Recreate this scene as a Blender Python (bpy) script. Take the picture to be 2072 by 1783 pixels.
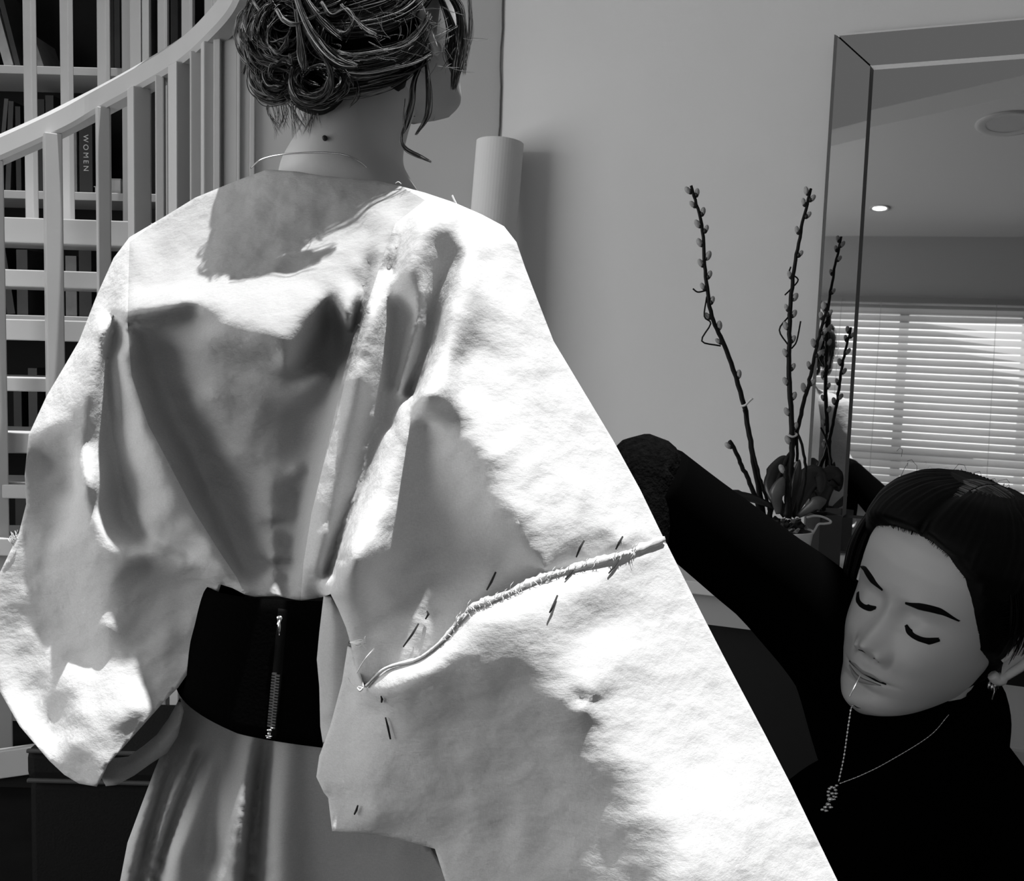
import bpy, bmesh, math, random
import numpy as np
from mathutils import Vector, Matrix
from mathutils.geometry import delaunay_2d_cdt

for o in list(bpy.data.objects): bpy.data.objects.remove(o)
SC = bpy.context.scene
COL = SC.collection
random.seed(7); RNG = np.random.default_rng(7)

# ------------------------------------------------------------------ camera
FPX = 2100.0
CAM = np.array([0.0, 0.0, 1.27])
_p, _r = math.radians(5.0), math.radians(1.5)
FW = np.array([0, math.cos(_p), -math.sin(_p)])
_R0 = np.array([1.0, 0, 0]); _U0 = np.array([0, math.sin(_p), math.cos(_p)])
RT = math.cos(_r) * _R0 + math.sin(_r) * _U0
UP = math.cos(_r) * _U0 - math.sin(_r) * _R0
cd = bpy.data.cameras.new('camera'); cam = bpy.data.objects.new('camera', cd); COL.objects.link(cam)
cd.sensor_fit = 'HORIZONTAL'; cd.sensor_width = 36.0; cd.lens = FPX / 2072.0 * 36.0
cd.clip_start = 0.02; cd.clip_end = 60
cam.matrix_world = Matrix(((RT[0], UP[0], -FW[0], CAM[0]), (RT[1], UP[1], -FW[1], CAM[1]), (RT[2], UP[2], -FW[2], CAM[2]), (0, 0, 0, 1)))
SC.camera = cam

# ------------------------------------------------------------------ light
W = bpy.data.worlds.new('world'); SC.world = W; W.use_nodes = True
W.node_tree.nodes['Background'].inputs[0].default_value = (1, 1, 1, 1)
W.node_tree.nodes['Background'].inputs[1].default_value = 0.17
SUN_TO = Vector((0.18, -0.045, 0.98)).normalized()
sd = bpy.data.lights.new('sun', 'SUN'); sd.energy = 9.0; sd.angle = math.radians(0.8)
sun = bpy.data.objects.new('sun', sd); COL.objects.link(sun)
sun.rotation_euler = SUN_TO.to_track_quat('Z', 'Y').to_euler(); sun.location = (1.2, -0.5, 4)
def area_light(name, loc, target, sx, sy, energy):
    l = bpy.data.lights.new(name, 'AREA'); l.shape = 'RECTANGLE'; l.size = sx; l.size_y = sy; l.energy = energy
    o = bpy.data.objects.new(name, l); COL.objects.link(o); o.location = loc
    o.rotation_euler = (Vector(loc) - Vector(target)).to_track_quat('Z', 'Y').to_euler()
    return o
area_light('daylight_from_blind_window', (-0.72, -1.55, 1.55), (-0.1, 0.1, 1.3), 2.1, 1.4, 6)
area_light('fill_from_left', (-2.72, 0.9, 1.5), (-1.72, 1.0, 1.47), 2.3, 1.8, 52)  # added fill lamp, brightens walls and sleeves from the left
vs = SC.view_settings
vs.view_transform = 'Standard'; vs.look = 'None'; vs.exposure = 0.0; vs.gamma = 1.0; vs.use_curve_mapping = False

# ------------------------------------------------------------------ helpers
def P(x, y, d):
    """a point of the place: where the sight line through (x, y) lies d metres away"""
    return CAM + d * (FW + (x - 1036.0) / FPX * RT + (891.5 - y) / FPX * UP)
def PA(q):
    q = np.asarray(q, float); return CAM + q[:, 2:3] * (FW + (q[:, 0:1] - 1036.0) / FPX * RT + (891.5 - q[:, 1:2]) / FPX * UP)
def PV(x, y, d): return Vector(P(x, y, d))
def on_plane(x, y, p0, n):
    d = FW + (x - 1036.0) / FPX * RT + (891.5 - y) / FPX * UP
    return CAM + d * (((np.array(p0) - CAM) @ np.array(n)) / (d @ np.array(n)))
def px_of(q):
    v = np.array(q) - CAM; d = v @ FW
    return 1036 + FPX * (v @ RT) / d, 891.5 - FPX * (v @ UP) / d, d

def mat(name, g, rough=0.6, spec=0.5, noise=0.0, nscale=8.0, bump=0.0, bscale=60.0, metal=0.0, stretch=None, transl=0.0, coat=0.0, emit=0.0):
    m = bpy.data.materials.new(name); m.use_nodes = True
    nt = m.node_tree; N = nt.nodes; L = nt.links; b = N['Principled BSDF']; out = N['Material Output']
    b.inputs['Base Color'].default_value = (g, g, g, 1); b.inputs['Roughness'].default_value = rough
    b.inputs['Specular IOR Level'].default_value = spec; b.inputs['Metallic'].default_value = metal
    b.inputs['Coat Weight'].default_value = coat
    if emit: b.inputs['Emission Color'].default_value = (1, 1, 1, 1); b.inputs['Emission Strength'].default_value = emit
    tc = N.new('ShaderNodeTexCoord'); src = tc.outputs['Object']
    if stretch:
        mp = N.new('ShaderNodeMapping'); mp.inputs['Scale'].default_value = stretch; L.new(src, mp.inputs[0]); src = mp.outputs[0]
    if noise:
        t = N.new('ShaderNodeTexNoise'); t.inputs['Scale'].default_value = nscale; t.inputs['Detail'].default_value = 5
        L.new(src, t.inputs['Vector'])
        r = N.new('ShaderNodeMapRange'); r.inputs[3].default_value = g * (1 - noise); r.inputs[4].default_value = min(1, g * (1 + noise))
        r.inputs[1].default_value = .25; r.inputs[2].default_value = .75
        L.new(t.outputs[0], r.inputs[0]); c = N.new('ShaderNodeCombineColor')
        for i in range(3): L.new(r.outputs[0], c.inputs[i])
        L.new(c.outputs[0], b.inputs['Base Color'])
    if bump:
        t2 = N.new('ShaderNodeTexNoise'); t2.inputs['Scale'].default_value = bscale; t2.inputs['Detail'].default_value = 4
        L.new(src, t2.inputs['Vector'])
        bp = N.new('ShaderNodeBump'); bp.inputs['Strength'].default_value = bump; bp.inputs['Distance'].default_value = 0.004
        L.new(t2.outputs[0], bp.inputs['Height']); L.new(bp.outputs[0], b.inputs['Normal'])
    if transl:
        tr = N.new('ShaderNodeBsdfTranslucent'); tr.inputs[0].default_value = (g, g, g, 1)
        mx = N.new('ShaderNodeMixShader'); mx.inputs[0].default_value = transl
        L.new(b.outputs[0], mx.inputs[1]); L.new(tr.outputs[0], mx.inputs[2]); L.new(mx.outputs[0], out.inputs[0])
    return m

def obj(name, verts, faces, m, parent=None, smooth=False):
    me = bpy.data.meshes.new(name); me.from_pydata([tuple(v) for v in verts], [], [tuple(f) for f in faces]); me.update()
    me.materials.append(m)
    if smooth:
        me.polygons.foreach_set('use_smooth', [True] * len(me.polygons))
    o = bpy.data.objects.new(name, me); COL.objects.link(o); o.parent = parent
    return o
def obj_bm(name, bm, m, parent=None, smooth=False):
    bmesh.ops.recalc_face_normals(bm, faces=bm.faces)
    me = bpy.data.meshes.new(name); bm.to_mesh(me); bm.free(); me.materials.append(m)
    if smooth: me.polygons.foreach_set('use_smooth', [True] * len(me.polygons))
    o = bpy.data.objects.new(name, me); COL.objects.link(o); o.parent = parent
    return o
def empty(name, loc=(0, 0, 0)):
    o = bpy.data.objects.new(name, None); COL.objects.link(o); o.location = loc; o.empty_display_size = .05
    return o
def tag(o, label=None, cat=None, group=None, kind=None):
    if label: o['label'] = label
    if cat: o['category'] = cat
    if group: o['group'] = group
    if kind: o['kind'] = kind
    return o
def adopt(child, root):
    """parent without moving: meshes are written in world coordinates"""
    child.parent = root
    child.matrix_parent_inverse = Matrix.Translation(root.location).inverted()
    return child
def box_bm(bm, c, ax, ay, az, hx, hy, hz):
    c = Vector(c); ax, ay, az = Vector(ax), Vector(ay), Vector(az)
    vs_ = [bm.verts.new(c + ax * hx * i + ay * hy * j + az * hz * k) for i in (-1, 1) for j in (-1, 1) for k in (-1, 1)]
    for q in ((0, 1, 3, 2), (4, 6, 7, 5), (0, 4, 5, 1), (2, 3, 7, 6), (0, 2, 6, 4), (1, 5, 7, 3)):
        bm.faces.new([vs_[i] for i in q])
    return vs_
def box(name, c, size, m, parent=None, ax=(1, 0, 0), ay=(0, 1, 0), az=(0, 0, 1), bevel=0.0):
    bm = bmesh.new(); box_bm(bm, c, ax, ay, az, size[0] / 2, size[1] / 2, size[2] / 2)
    if bevel: bmesh.ops.bevel(bm, geom=list(bm.edges), offset=bevel, segments=2, affect='EDGES', profile=.6)
    return obj_bm(name, bm, m, parent)
_FC = {}
def tube_faces(k, n, cap):
    if (k, n, cap) not in _FC:
        F = [(i * n + j, i * n + (j + 1) % n, (i + 1) * n + (j + 1) % n, (i + 1) * n + j) for i in range(k - 1) for j in range(n)]
        if cap: F.append(tuple(range(n))[::-1]); F.append(tuple((k - 1) * n + j for j in range(n)))
        _FC[(k, n, cap)] = F
    return _FC[(k, n, cap)]
def tube_data(pts, rad, n=8, cap=True, flat=1.0):
    """verts, faces of a tube through pts; rad a number or one per point"""
    pts = np.array(pts, float); k = len(pts)
    rad = np.full(k, rad) if np.isscalar(rad) else np.array(rad, float)
    t = np.gradient(pts, axis=0); t /= np.linalg.norm(t, axis=1)[:, None] + 1e-12
    a = np.cross(t[0], np.array([0.13, 0.97, 0.2])); A = np.zeros((k, 3))
    for i in range(k):
        a = a - t[i] * (a @ t[i]); a = a / (math.sqrt(a @ a) + 1e-12); A[i] = a
    B = np.cross(t, A); w = 2 * math.pi * np.arange(n) / n
    V = pts[:, None] + rad[:, None, None] * (np.cos(w)[None, :, None] * A[:, None] + flat * np.sin(w)[None, :, None] * B[:, None])
    return list(V.reshape(-1, 3)), tube_faces(k, n, cap)
def strands_obj(name, items, m, parent, n=4):
    """items: (points, radii) -> one mesh of fine tubes"""
    groups = {}
    for p_, r_ in items: groups.setdefault(len(p_), []).append((p_, r_))
    VV = []; FF = []; base = 0
    for k, L_ in groups.items():
        p_ = np.array([q[0] for q in L_], float); r_ = np.array([q[1] for q in L_], float); mcount = len(L_)
        t = np.gradient(p_, axis=1); t /= np.linalg.norm(t, axis=2)[..., None] + 1e-12
        a = np.cross(t, np.array([.31, .22, .92])); a /= np.linalg.norm(a, axis=2)[..., None] + 1e-12; b = np.cross(t, a)
        w = 2 * math.pi * np.arange(n) / n
        V = p_[:, :, None] + r_[:, :, None, None] * (np.cos(w)[:, None] * a[:, :, None] + np.sin(w)[:, None] * b[:, :, None])
        F = np.array(tube_faces(k, n, False)); F = (F[None] + (np.arange(mcount) * k * n)[:, None, None] + base).reshape(-1, 4)
        VV.append(V.reshape(-1, 3)); FF.append(F); base += mcount * k * n
    VV = np.vstack(VV); FF = np.vstack(FF)
    me = bpy.data.meshes.new(name); me.vertices.add(len(VV)); me.vertices.foreach_set('co', VV.ravel())
    me.loops.add(FF.size); me.loops.foreach_set('vertex_index', FF.ravel().astype(np.int32))
    me.polygons.add(len(FF)); me.polygons.foreach_set('loop_start', np.arange(0, FF.size, 4, dtype=np.int32)); me.polygons.foreach_set('loop_total', np.full(len(FF), 4, np.int32))
    me.polygons.foreach_set('use_smooth', np.ones(len(FF), bool)); me.update(calc_edges=True); me.validate(); me.materials.append(m)
    o = bpy.data.objects.new(name, me); COL.objects.link(o); return adopt(o, parent)
def tube(name, pts, rad, m, parent=None, n=8, smooth=True, flat=1.0):
    V, F = tube_data(pts, rad, n, flat=flat); return obj(name, V, F, m, parent, smooth)
def merge(list_vf):
    V = []; F = []
    for v, f in list_vf:
        k = len(V); V.extend(v); F.extend(tuple(i + k for i in q) for q in f)
    return V, F
_CW = {}
def crom(pts, n):
    """Catmull-Rom through pts, n samples per span"""
    p = np.array(pts, float); L_ = len(p)
    if (L_, n) not in _CW:
        t = np.linspace(0, 1, n, endpoint=False)
        w = .5 * np.stack([-t + 2 * t ** 2 - t ** 3, 2 - 5 * t ** 2 + 3 * t ** 3, t + 4 * t ** 2 - 3 * t ** 3, -t ** 2 + t ** 3], 1)
        Wm = np.zeros(((L_ - 1) * n + 1, L_ + 2))
        for i in range(L_ - 1): Wm[i * n:(i + 1) * n, i:i + 4] = w
        Wm[-1, L_] = 1; _CW[(L_, n)] = Wm
    return _CW[(L_, n)] @ np.vstack([2 * p[0] - p[1], p, 2 * p[-1] - p[-2]])
def lathe_data(prof, c, n=32, axis=(0, 0, 1)):
    """prof: list of (radius, height)"""
    ax = Vector(axis).normalized(); a = ax.orthogonal().normalized(); b = ax.cross(a); c = Vector(c); V = []; F = []
    for r_, h in prof:
        for j in range(n):
            w = 2 * math.pi * j / n; V.append(c + ax * h + (a * math.cos(w) + b * math.sin(w)) * r_)
    for i in range(len(prof) - 1):
        for j in range(n): F.append((i * n + j, i * n + (j + 1) % n, (i + 1) * n + (j + 1) % n, (i + 1) * n + j))
    F.append(tuple(range(n))[::-1]); F.append(tuple((len(prof) - 1) * n + j for j in range(n)))
    return V, F
# ================================================================== the room
M_wall = mat('wall_paint', 0.64, .8, .2, noise=.03, nscale=3, bump=.05, bscale=200)
M_ceil = mat('ceiling_paint', 0.75, .9, .1)
M_floor = mat('dark_floor', 0.006, .75, .05, noise=.3, nscale=12)
M_white = mat('white_gloss_paint', 0.41, .35, .4, noise=.04, nscale=6, bump=.03, bscale=90)
M_black = mat('black_lacquer', 0.006, .5, .3)
KX = P(1000, 700, 2.60)
TH = math.radians(22.5)
E1 = np.array([math.cos(TH), -math.sin(TH), 0.0]); NW = np.array([-math.sin(TH), -math.cos(TH), 0.0])
ZC = 2.75
def slab(name, poly, z0, z1, m, parent=None):
    k = len(poly); V = [(p[0], p[1], z0) for p in poly] + [(p[0], p[1], z1) for p in poly]
    F = [tuple(range(k))[::-1], tuple(range(k, 2 * k))] + [(i, (i + 1) % k, k + (i + 1) % k, k + i) for i in range(k)]
    return obj(name, V, F, m, parent)
def wall_strip(name, a, b, thick_dir, t, z0, z1, m):
    a = np.array(a[:2]); b = np.array(b[:2]); td = np.array(thick_dir[:2]) * t
    return slab(name, [a, b, b + td, a + td], z0, z1, m)
# floor
tag(slab('floor', [(-4.5, -2.3), (3.2, -2.3), (3.2, 4.6), (-4.5, 4.6)], -0.08, 0.0, M_floor), kind='structure')
# wall with the mirror, from the corner to the right
kx = KX[:2]; WR_END = kx + E1[:2] * 2.1
tag(wall_strip('wall_right', kx, WR_END, -NW, .12, 0, ZC, M_wall), kind='structure')
# wall left of the corner, up to the opening
WL_END = P(512, 700, 2.46)[:2]
nl = np.array([-(kx - WL_END)[1], (kx - WL_END)[0]]); nl /= np.linalg.norm(nl)      # away from the camera
if nl[1] < 0: nl = -nl
tag(wall_strip('wall_back', WL_END, kx, nl, .12, 0, ZC, M_wall), kind='structure')
# hairline joint in the corner
jp = [np.array([kx[0] + .0015 * math.sin(z * 31) + .001 * math.sin(z * 77), kx[1] - .004, z]) for z in np.linspace(.02, ZC - .01, 60)]
o = tube('trim_1', jp, .0022, mat('joint_line', .12, .9, .1), n=5); tag(o, kind='structure')
# wall behind the stair hall and the wall behind the camera with the window opening
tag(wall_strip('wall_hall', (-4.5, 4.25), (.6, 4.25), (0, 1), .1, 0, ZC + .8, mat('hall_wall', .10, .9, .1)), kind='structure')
WO = np.array([-1.17520, -1.24067]); WD = np.array([0.89188, -0.45227]); WN = np.array([0.45227, 0.89188])     # window wall: origin, along, into the room
WX0, WX1, WZ0, WZ1 = -.55, 1.75, 0.75, 2.36
def wq(a, o, z): return np.array([WO[0] + WD[0] * a + WN[0] * o, WO[1] + WD[1] * a + WN[1] * o, z])
W3, N3 = (WD[0], WD[1], 0), (WN[0], WN[1], 0)
def rectslab(name, x0, x1, z0, z1, y0, y1, m, parent=None):
    return box(name, wq((x0 + x1) / 2, (y0 + y1) / 2, (z0 + z1) / 2), (x1 - x0, y1 - y0, z1 - z0), m, parent, W3, N3)
M_wallb = mat('window_wall_paint', .50, .85, .2)
bm = bmesh.new()
for (x0, x1, z0, z1) in ((-2.0, WX0, 0, ZC), (WX1, 5.0, 0, ZC), (WX0, WX1, 0, WZ0), (WX0, WX1, WZ1, ZC)):
    box_bm(bm, wq((x0 + x1) / 2, -.06, (z0 + z1) / 2), W3, N3, (0, 0, 1), (x1 - x0) / 2, .06, (z1 - z0) / 2)
tag(obj_bm('wall_window_side', bm, M_wallb), kind='structure')
# wall at far left; window and glowing pane added behind the fill lamp
LY0, LY1, LZ0, LZ1 = -.32, 2.12, .52, 2.48
bm = bmesh.new()
for (y0, y1, z0, z1) in ((-.45, LY0, 0, ZC), (LY1, 4.2, 0, ZC), (LY0, LY1, 0, LZ0), (LY0, LY1, LZ1, ZC)):
    box_bm(bm, (-2.85, (y0 + y1) / 2, (z0 + z1) / 2), (1, 0, 0), (0, 1, 0), (0, 0, 1), .06, (y1 - y0) / 2, (z1 - z0) / 2)
tag(obj_bm('wall_left', bm, M_wallb), kind='structure')
fill_win = empty('added_window', (-2.85, (LY0 + LY1) / 2, LZ0)); tag(fill_win, kind='structure')
adopt(box('pane', (-2.86, (LY0 + LY1) / 2, (LZ0 + LZ1) / 2), (.006, LY1 - LY0 - .08, LZ1 - LZ0 - .08), mat('side_fill_pane', .8, .4, .3, emit=.6)), fill_win)
for (y0, y1, z0, z1) in ((LY0, LY1, LZ0, LZ0 + .06), (LY0, LY1, LZ1 - .06, LZ1), (LY0, LY0 + .06, LZ0 + .06, LZ1 - .06), (LY1 - .06, LY1, LZ0 + .06, LZ1 - .06), (.87, .93, LZ0 + .06, LZ1 - .06)):
    adopt(box('frame_bar', (-2.835, (y0 + y1) / 2, (z0 + z1) / 2), (.04, y1 - y0, z1 - z0), M_white), fill_win)
# ceiling with the roof light that lets the sun in
SKX0, SKX1, SKY0, SKY1 = -1.0, 0.66, 0.10, 1.40
bm = bmesh.new()
for (x0, x1, y0, y1) in ((-2.9, SKX0, -2.2, 2.72), (SKX1, 3.2, -3.6, 2.72), (SKX0, SKX1, -3.6, SKY0), (SKX0, SKX1, SKY1, 2.72)):
    box_bm(bm, ((x0 + x1) / 2, (y0 + y1) / 2, ZC + .04), (1, 0, 0), (0, 1, 0), (0, 0, 1), (x1 - x0) / 2, (y1 - y0) / 2, .04)
tag(obj_bm('ceiling', bm, M_ceil), kind='structure')
# window with venetian blind behind the camera (seen in the mirror)
win = empty('window_1', tuple(wq((WX0 + WX1) / 2, -.06, WZ0))); tag(win, kind='structure')
M_day = mat('daylight_pane', .8, .5, .2, emit=1.1)
adopt(rectslab('pane', WX0 + .04, WX1 - .04, WZ0 + .04, WZ1 - .04, -.10, -.09, M_day), win)
for nm, q in (('frame_rail', (WX0, WX1, WZ0, WZ0 + .05)), ('frame_rail', (WX0, WX1, WZ1 - .05, WZ1)), ('frame_stile', (WX0, WX0 + .05, WZ0 + .05, WZ1 - .05)), ('frame_stile', (WX1 - .05, WX1, WZ0 + .05, WZ1 - .05)), ('glazing_bar', (.36, .41, WZ0 + .05, WZ1 - .05)), ('glazing_bar', (1.0, 1.04, WZ0 + .05, WZ1 - .05)), ('glazing_bar', (WX0 + .05, WX1 - .05, 1.46, 1.52))):
    adopt(rectslab(nm, *q, -.085, -.05, M_white), win)
bl = empty('venetian_blind', tuple(wq((WX0 + WX1) / 2, .035, WZ0))); tag(bl, 'pale venetian blind over the window reflected in the mirror', 'blind')
M_slat = mat('blind_slat', .80, .6, .2, transl=.5)
adopt(rectslab('head_rail', WX0 - .04, WX1 + .04, WZ1 - .012, WZ1 + .022, .012, .058, mat('blind_rail', .30, .5, .3)), bl)
ns = 38; dz = (WZ1 - .03 - WZ0) / ns; sl0 = None
for i in range(ns):
    z = WZ1 - .035 - dz * (i + .5); a = math.radians(56)
    if sl0 is None:
        W3v, N3v = Vector(W3), Vector(N3)
        bm = bmesh.new(); box_bm(bm, (0, 0, 0), W3v, N3v * math.cos(a) - Vector((0, 0, math.sin(a))), N3v * math.sin(a) + Vector((0, 0, math.cos(a))), (WX1 - WX0) / 2 + .03, .0235, .0008)
        s_ = obj_bm('slat', bm, M_slat); sl0 = s_
    else:
        s_ = sl0.copy(); COL.objects.link(s_)
    s_.location = wq((WX0 + WX1) / 2, .035, z); s_.parent = bl; s_.matrix_parent_inverse = Matrix.Translation(bl.location).inverted()
for x in (-.3, .25, .85, 1.45):
    adopt(tube('ladder_cord', [wq(x, .062, WZ1), wq(x, .062, WZ0)], .0012, M_white, n=5), bl)
# ceiling fittings (seen in the mirror)
def ring_light(name, x, y, r, lit, label):
    root = empty(name, (x, y, ZC)); tag(root, label, 'ceiling light')
    V, F = lathe_data([(r * .8, -.004), (r, -.008), (r * 1.16, -.006), (r * 1.18, -.0005), (r * .8, -.0005)], (x, y, ZC), 36)
    adopt(obj('bezel', V, F[:-2], mat(name + '_bezel', .55, .4, .4), None, True), root)
    V, F = lathe_data([(r * .82, -.003), (r * .82, -.001)], (x, y, ZC), 36)
    adopt(obj('lens', V, F, mat(name + '_lens', .5, .4, .3, emit=6 if lit else 0)), root)
ring_light('downlight', -.769, -.886, .045, True, 'small lit round downlight in the reflected ceiling')
ring_light('ceiling_speaker', .142, -.140, .11, False, 'large unlit round ceiling fitting in the mirror near its right edge')
# ================================================================== the fitted robe
def cloth_mat(name, g, transl, crinkle=.35):
    m = bpy.data.materials.new(name); m.use_nodes = True; nt = m.node_tree; N = nt.nodes; L = nt.links
    b = N['Principled BSDF']; out = N['Material Output']; b.inputs['Roughness'].default_value = .85
    b.inputs['Specular IOR Level'].default_value = .1
    tc = N.new('ShaderNodeTexCoord')
    def noise(scale, st, det=4):
        mp = N.new('ShaderNodeMapping'); mp.inputs['Scale'].default_value = st; L.new(tc.outputs['Object'], mp.inputs[0])
        t = N.new('ShaderNodeTexNoise'); t.inputs['Scale'].default_value = scale; t.inputs['Detail'].default_value = det
        L.new(mp.outputs[0], t.inputs['Vector']); return t.outputs[0]
    wv = noise(260, (1, 1, 9), 2); wh = noise(260, (9, 9, 1), 2)           # threads of the weave
    ad = N.new('ShaderNodeMath'); ad.operation = 'ADD'; L.new(wv, ad.inputs[0]); L.new(wh, ad.inputs[1])
    mr = N.new('ShaderNodeMapRange'); mr.inputs[1].default_value = .7; mr.inputs[2].default_value = 1.3
    mr.inputs[3].default_value = g * .90; mr.inputs[4].default_value = min(.98, g * 1.08); L.new(ad.outputs[0], mr.inputs[0])
    c = N.new('ShaderNodeCombineColor')
    for i in range(3): L.new(mr.outputs[0], c.inputs[i])
    L.new(c.outputs[0], b.inputs['Base Color'])
    cr = noise(26, (1, 1, 1.6), 5)
    b1 = N.new('ShaderNodeBump'); b1.inputs['Strength'].default_value = crinkle; b1.inputs['Distance'].default_value = .012; L.new(cr, b1.inputs['Height'])
    b2 = N.new('ShaderNodeBump'); b2.inputs['Strength'].default_value = .25; b2.inputs['Distance'].default_value = .0006
    L.new(ad.outputs[0], b2.inputs['Height']); L.new(b1.outputs[0], b2.inputs['Normal']); L.new(b2.outputs[0], b.inputs['Normal'])
    tr = N.new('ShaderNodeBsdfTranslucent'); L.new(c.outputs[0], tr.inputs[0]); L.new(b2.outputs[0], tr.inputs[1])
    mx = N.new('ShaderNodeMixShader'); mx.inputs[0].default_value = transl
    L.new(b.outputs[0], mx.inputs[1]); L.new(tr.outputs[0], mx.inputs[2]); L.new(mx.outputs[0], out.inputs[0])
    return m
M_cloth = cloth_mat('white_muslin', .63, .24)
M_back_shade = cloth_mat('white_muslin_in_shade', .40, .10)  # same muslin, darkened to put the back's shade into its colour
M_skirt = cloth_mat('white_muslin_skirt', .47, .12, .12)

def resample(poly, step, closed=True):
    p = np.array(poly, float); q = np.vstack([p, p[:1]]) if closed else p; out = []
    for i in range(len(q) - 1):
        n = max(1, int(np.linalg.norm(q[i + 1, :2] - q[i, :2]) / step))
        for t in range(n): out.append(q[i] + (q[i + 1] - q[i]) * t / n)
    if not closed: out.append(q[-1])
    return np.array(out)
class Surf:
    """depth of a draped cloth over its outline, through ridge and valley lines"""
    def __init__(s, lines, c=10.0, step=15.0):
        pts = np.vstack([resample(crom(l, 6) if smooth else l, step, False) for l, smooth in lines])
        _, i = np.unique((pts[:, :2] / 6).round(), axis=0, return_index=True); pts = pts[i]
        s.p = pts[:, :2]; s.c = c; n = len(pts)
        K = np.sqrt(((s.p[:, None] - s.p[None]) ** 2).sum(-1) + c * c)
        A = np.zeros((n + 3, n + 3)); A[:n, :n] = K - np.eye(n) * .6; A[:n, n] = 1; A[:n, n + 1:] = s.p / 1000; A[n, :n] = 1; A[n + 1:, :n] = s.p.T / 1000
        s.w = np.linalg.solve(A, np.concatenate([pts[:, 2], np.zeros(3)]))
    def __call__(s, q):
        q = np.atleast_2d(q)[:, :2]; out = []
        for i in range(0, len(q), 2000):
            qq = q[i:i + 2000]; K = np.sqrt(((qq[:, None] - s.p[None]) ** 2).sum(-1) + s.c ** 2)
            out.append(K @ s.w[:-3] + s.w[-3] + qq @ s.w[-2:] / 1000)
        return np.concatenate(out)
def inside(q, poly):
    x, y = q[:, 0], q[:, 1]; r = np.zeros(len(q), bool); n = len(poly)
    for i in range(n):
        x1, y1 = poly[i][:2]; x2, y2 = poly[(i + 1) % n][:2]
        if y1 == y2: continue
        c = ((y1 > y) != (y2 > y)) & (x < (x2 - x1) * (y - y1) / (y2 - y1) + x1); r ^= c
    return r
def edge_dist(q, ol):
    d = np.full(len(q), 1e18); x = q[:, 0].astype(np.float32); y = q[:, 1].astype(np.float32)
    for a, b in ol[:, :2]: np.minimum(d, (x - np.float32(a)) ** 2 + (y - np.float32(b)) ** 2, out=d)
    return np.sqrt(d)
def sheet(outline, lines, step=9.0, c=10.0, back=None, extra=None, lstep=16.0, cuts=()):
    """cloth mesh; back=(thickness, reach px): the same cloth's far side, closed round the outline"""
    ol = resample(outline, step)
    sf = Surf([(list(map(tuple, outline)) + [tuple(outline[0])], False)] + [(l, len(l) > 2) for l in lines], c, lstep)
    x0, y0 = ol[:, :2].min(0); x1, y1 = ol[:, :2].max(0)
    g = []; r = 0; y = y0
    while y < y1:
        xs = np.arange(x0 + (step / 2 if r % 2 else 0), x1, step); g.append(np.stack([xs, np.full(len(xs), y)], 1)); y += step * .866; r += 1
    g = np.vstack(g); g = g[inside(g, ol)]; ed = edge_dist(g, ol); keep = ed > step * .6; g = g[keep]; ed = ed[keep]
    n = len(ol); ex = []; edges = [(i, (i + 1) % n) for i in range(n)]; k = n
    for l in list(lines) + list(cuts):
        r_ = resample(crom(l, 6) if len(l) > 2 and l not in cuts else l, step, False)[:, :2]
        r_ = r_[inside(r_, ol) & (edge_dist(r_, ol) > step * .5)]
        if len(r_) < 2: continue
        lng = np.hypot(*(r_[1:] - r_[:-1]).T)
        edges += [(k + i, k + i + 1) for i in range(len(r_) - 1) if lng[i] < step * 3]; k += len(r_); ex.append(r_)
    if ex:
        ex = np.vstack(ex); g = g[edge_dist(g, ex) > step * .55]; pts = np.vstack([ol[:, :2], ex, g])
    else: pts = np.vstack([ol[:, :2], g])
    res = delaunay_2d_cdt([Vector(p) for p in pts], edges, [], 1, 1e-4)
    q = np.array([(v[0], v[1]) for v in res[0]]); tri = res[2]
    edq = edge_dist(q, ol); d = sf(q)
    if extra is not None: d = d + extra(q, edq)
    V = list(PA(np.column_stack([q, d]))); F = [tuple(t) for t in tri]
    # face the camera
    a, b, cc = (np.array(V[i]) for i in F[len(F) // 2])
    if np.cross(b - a, cc - a) @ (a - CAM) > 0: F = [t[::-1] for t in F]
    if back:
        th, reach = back
        so = Surf([(list(map(tuple, outline)) + [tuple(outline[0])], False)], 40.0, 80)
        w = np.clip(edq / reach, 0, 1); w = np.sqrt(1 - (1 - w) ** 2)
        db = np.maximum(so(q), d + .012) * 1.0 + th * w
        db = np.where(edq < 1.0, d, db)
        k = len(V); V += list(PA(np.column_stack([q, db])))
        rim = {i for i in range(len(q)) if edq[i] < 1.0}
        F += [tuple((i if i in rim else i + k) for i in t[::-1]) for t in F[:]]
        F = [t for t in F if len(set(t)) == len(t)]
    return V, F, sf

BACK = [(540,343),(480,365),(395,400),(330,440),(262,490),(258,650),(266,760),(300,860),(335,925),(390,1030),(440,1110),(480,1170),(500,1215),(608,1225),(609,1205),(614,1140),(630,1040),(652,950),(680,850),(700,762),(720,700),(742,620),(770,535),(800,452),(860,405),(800,372),(760,363),(650,353),(600,345)]
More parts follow.
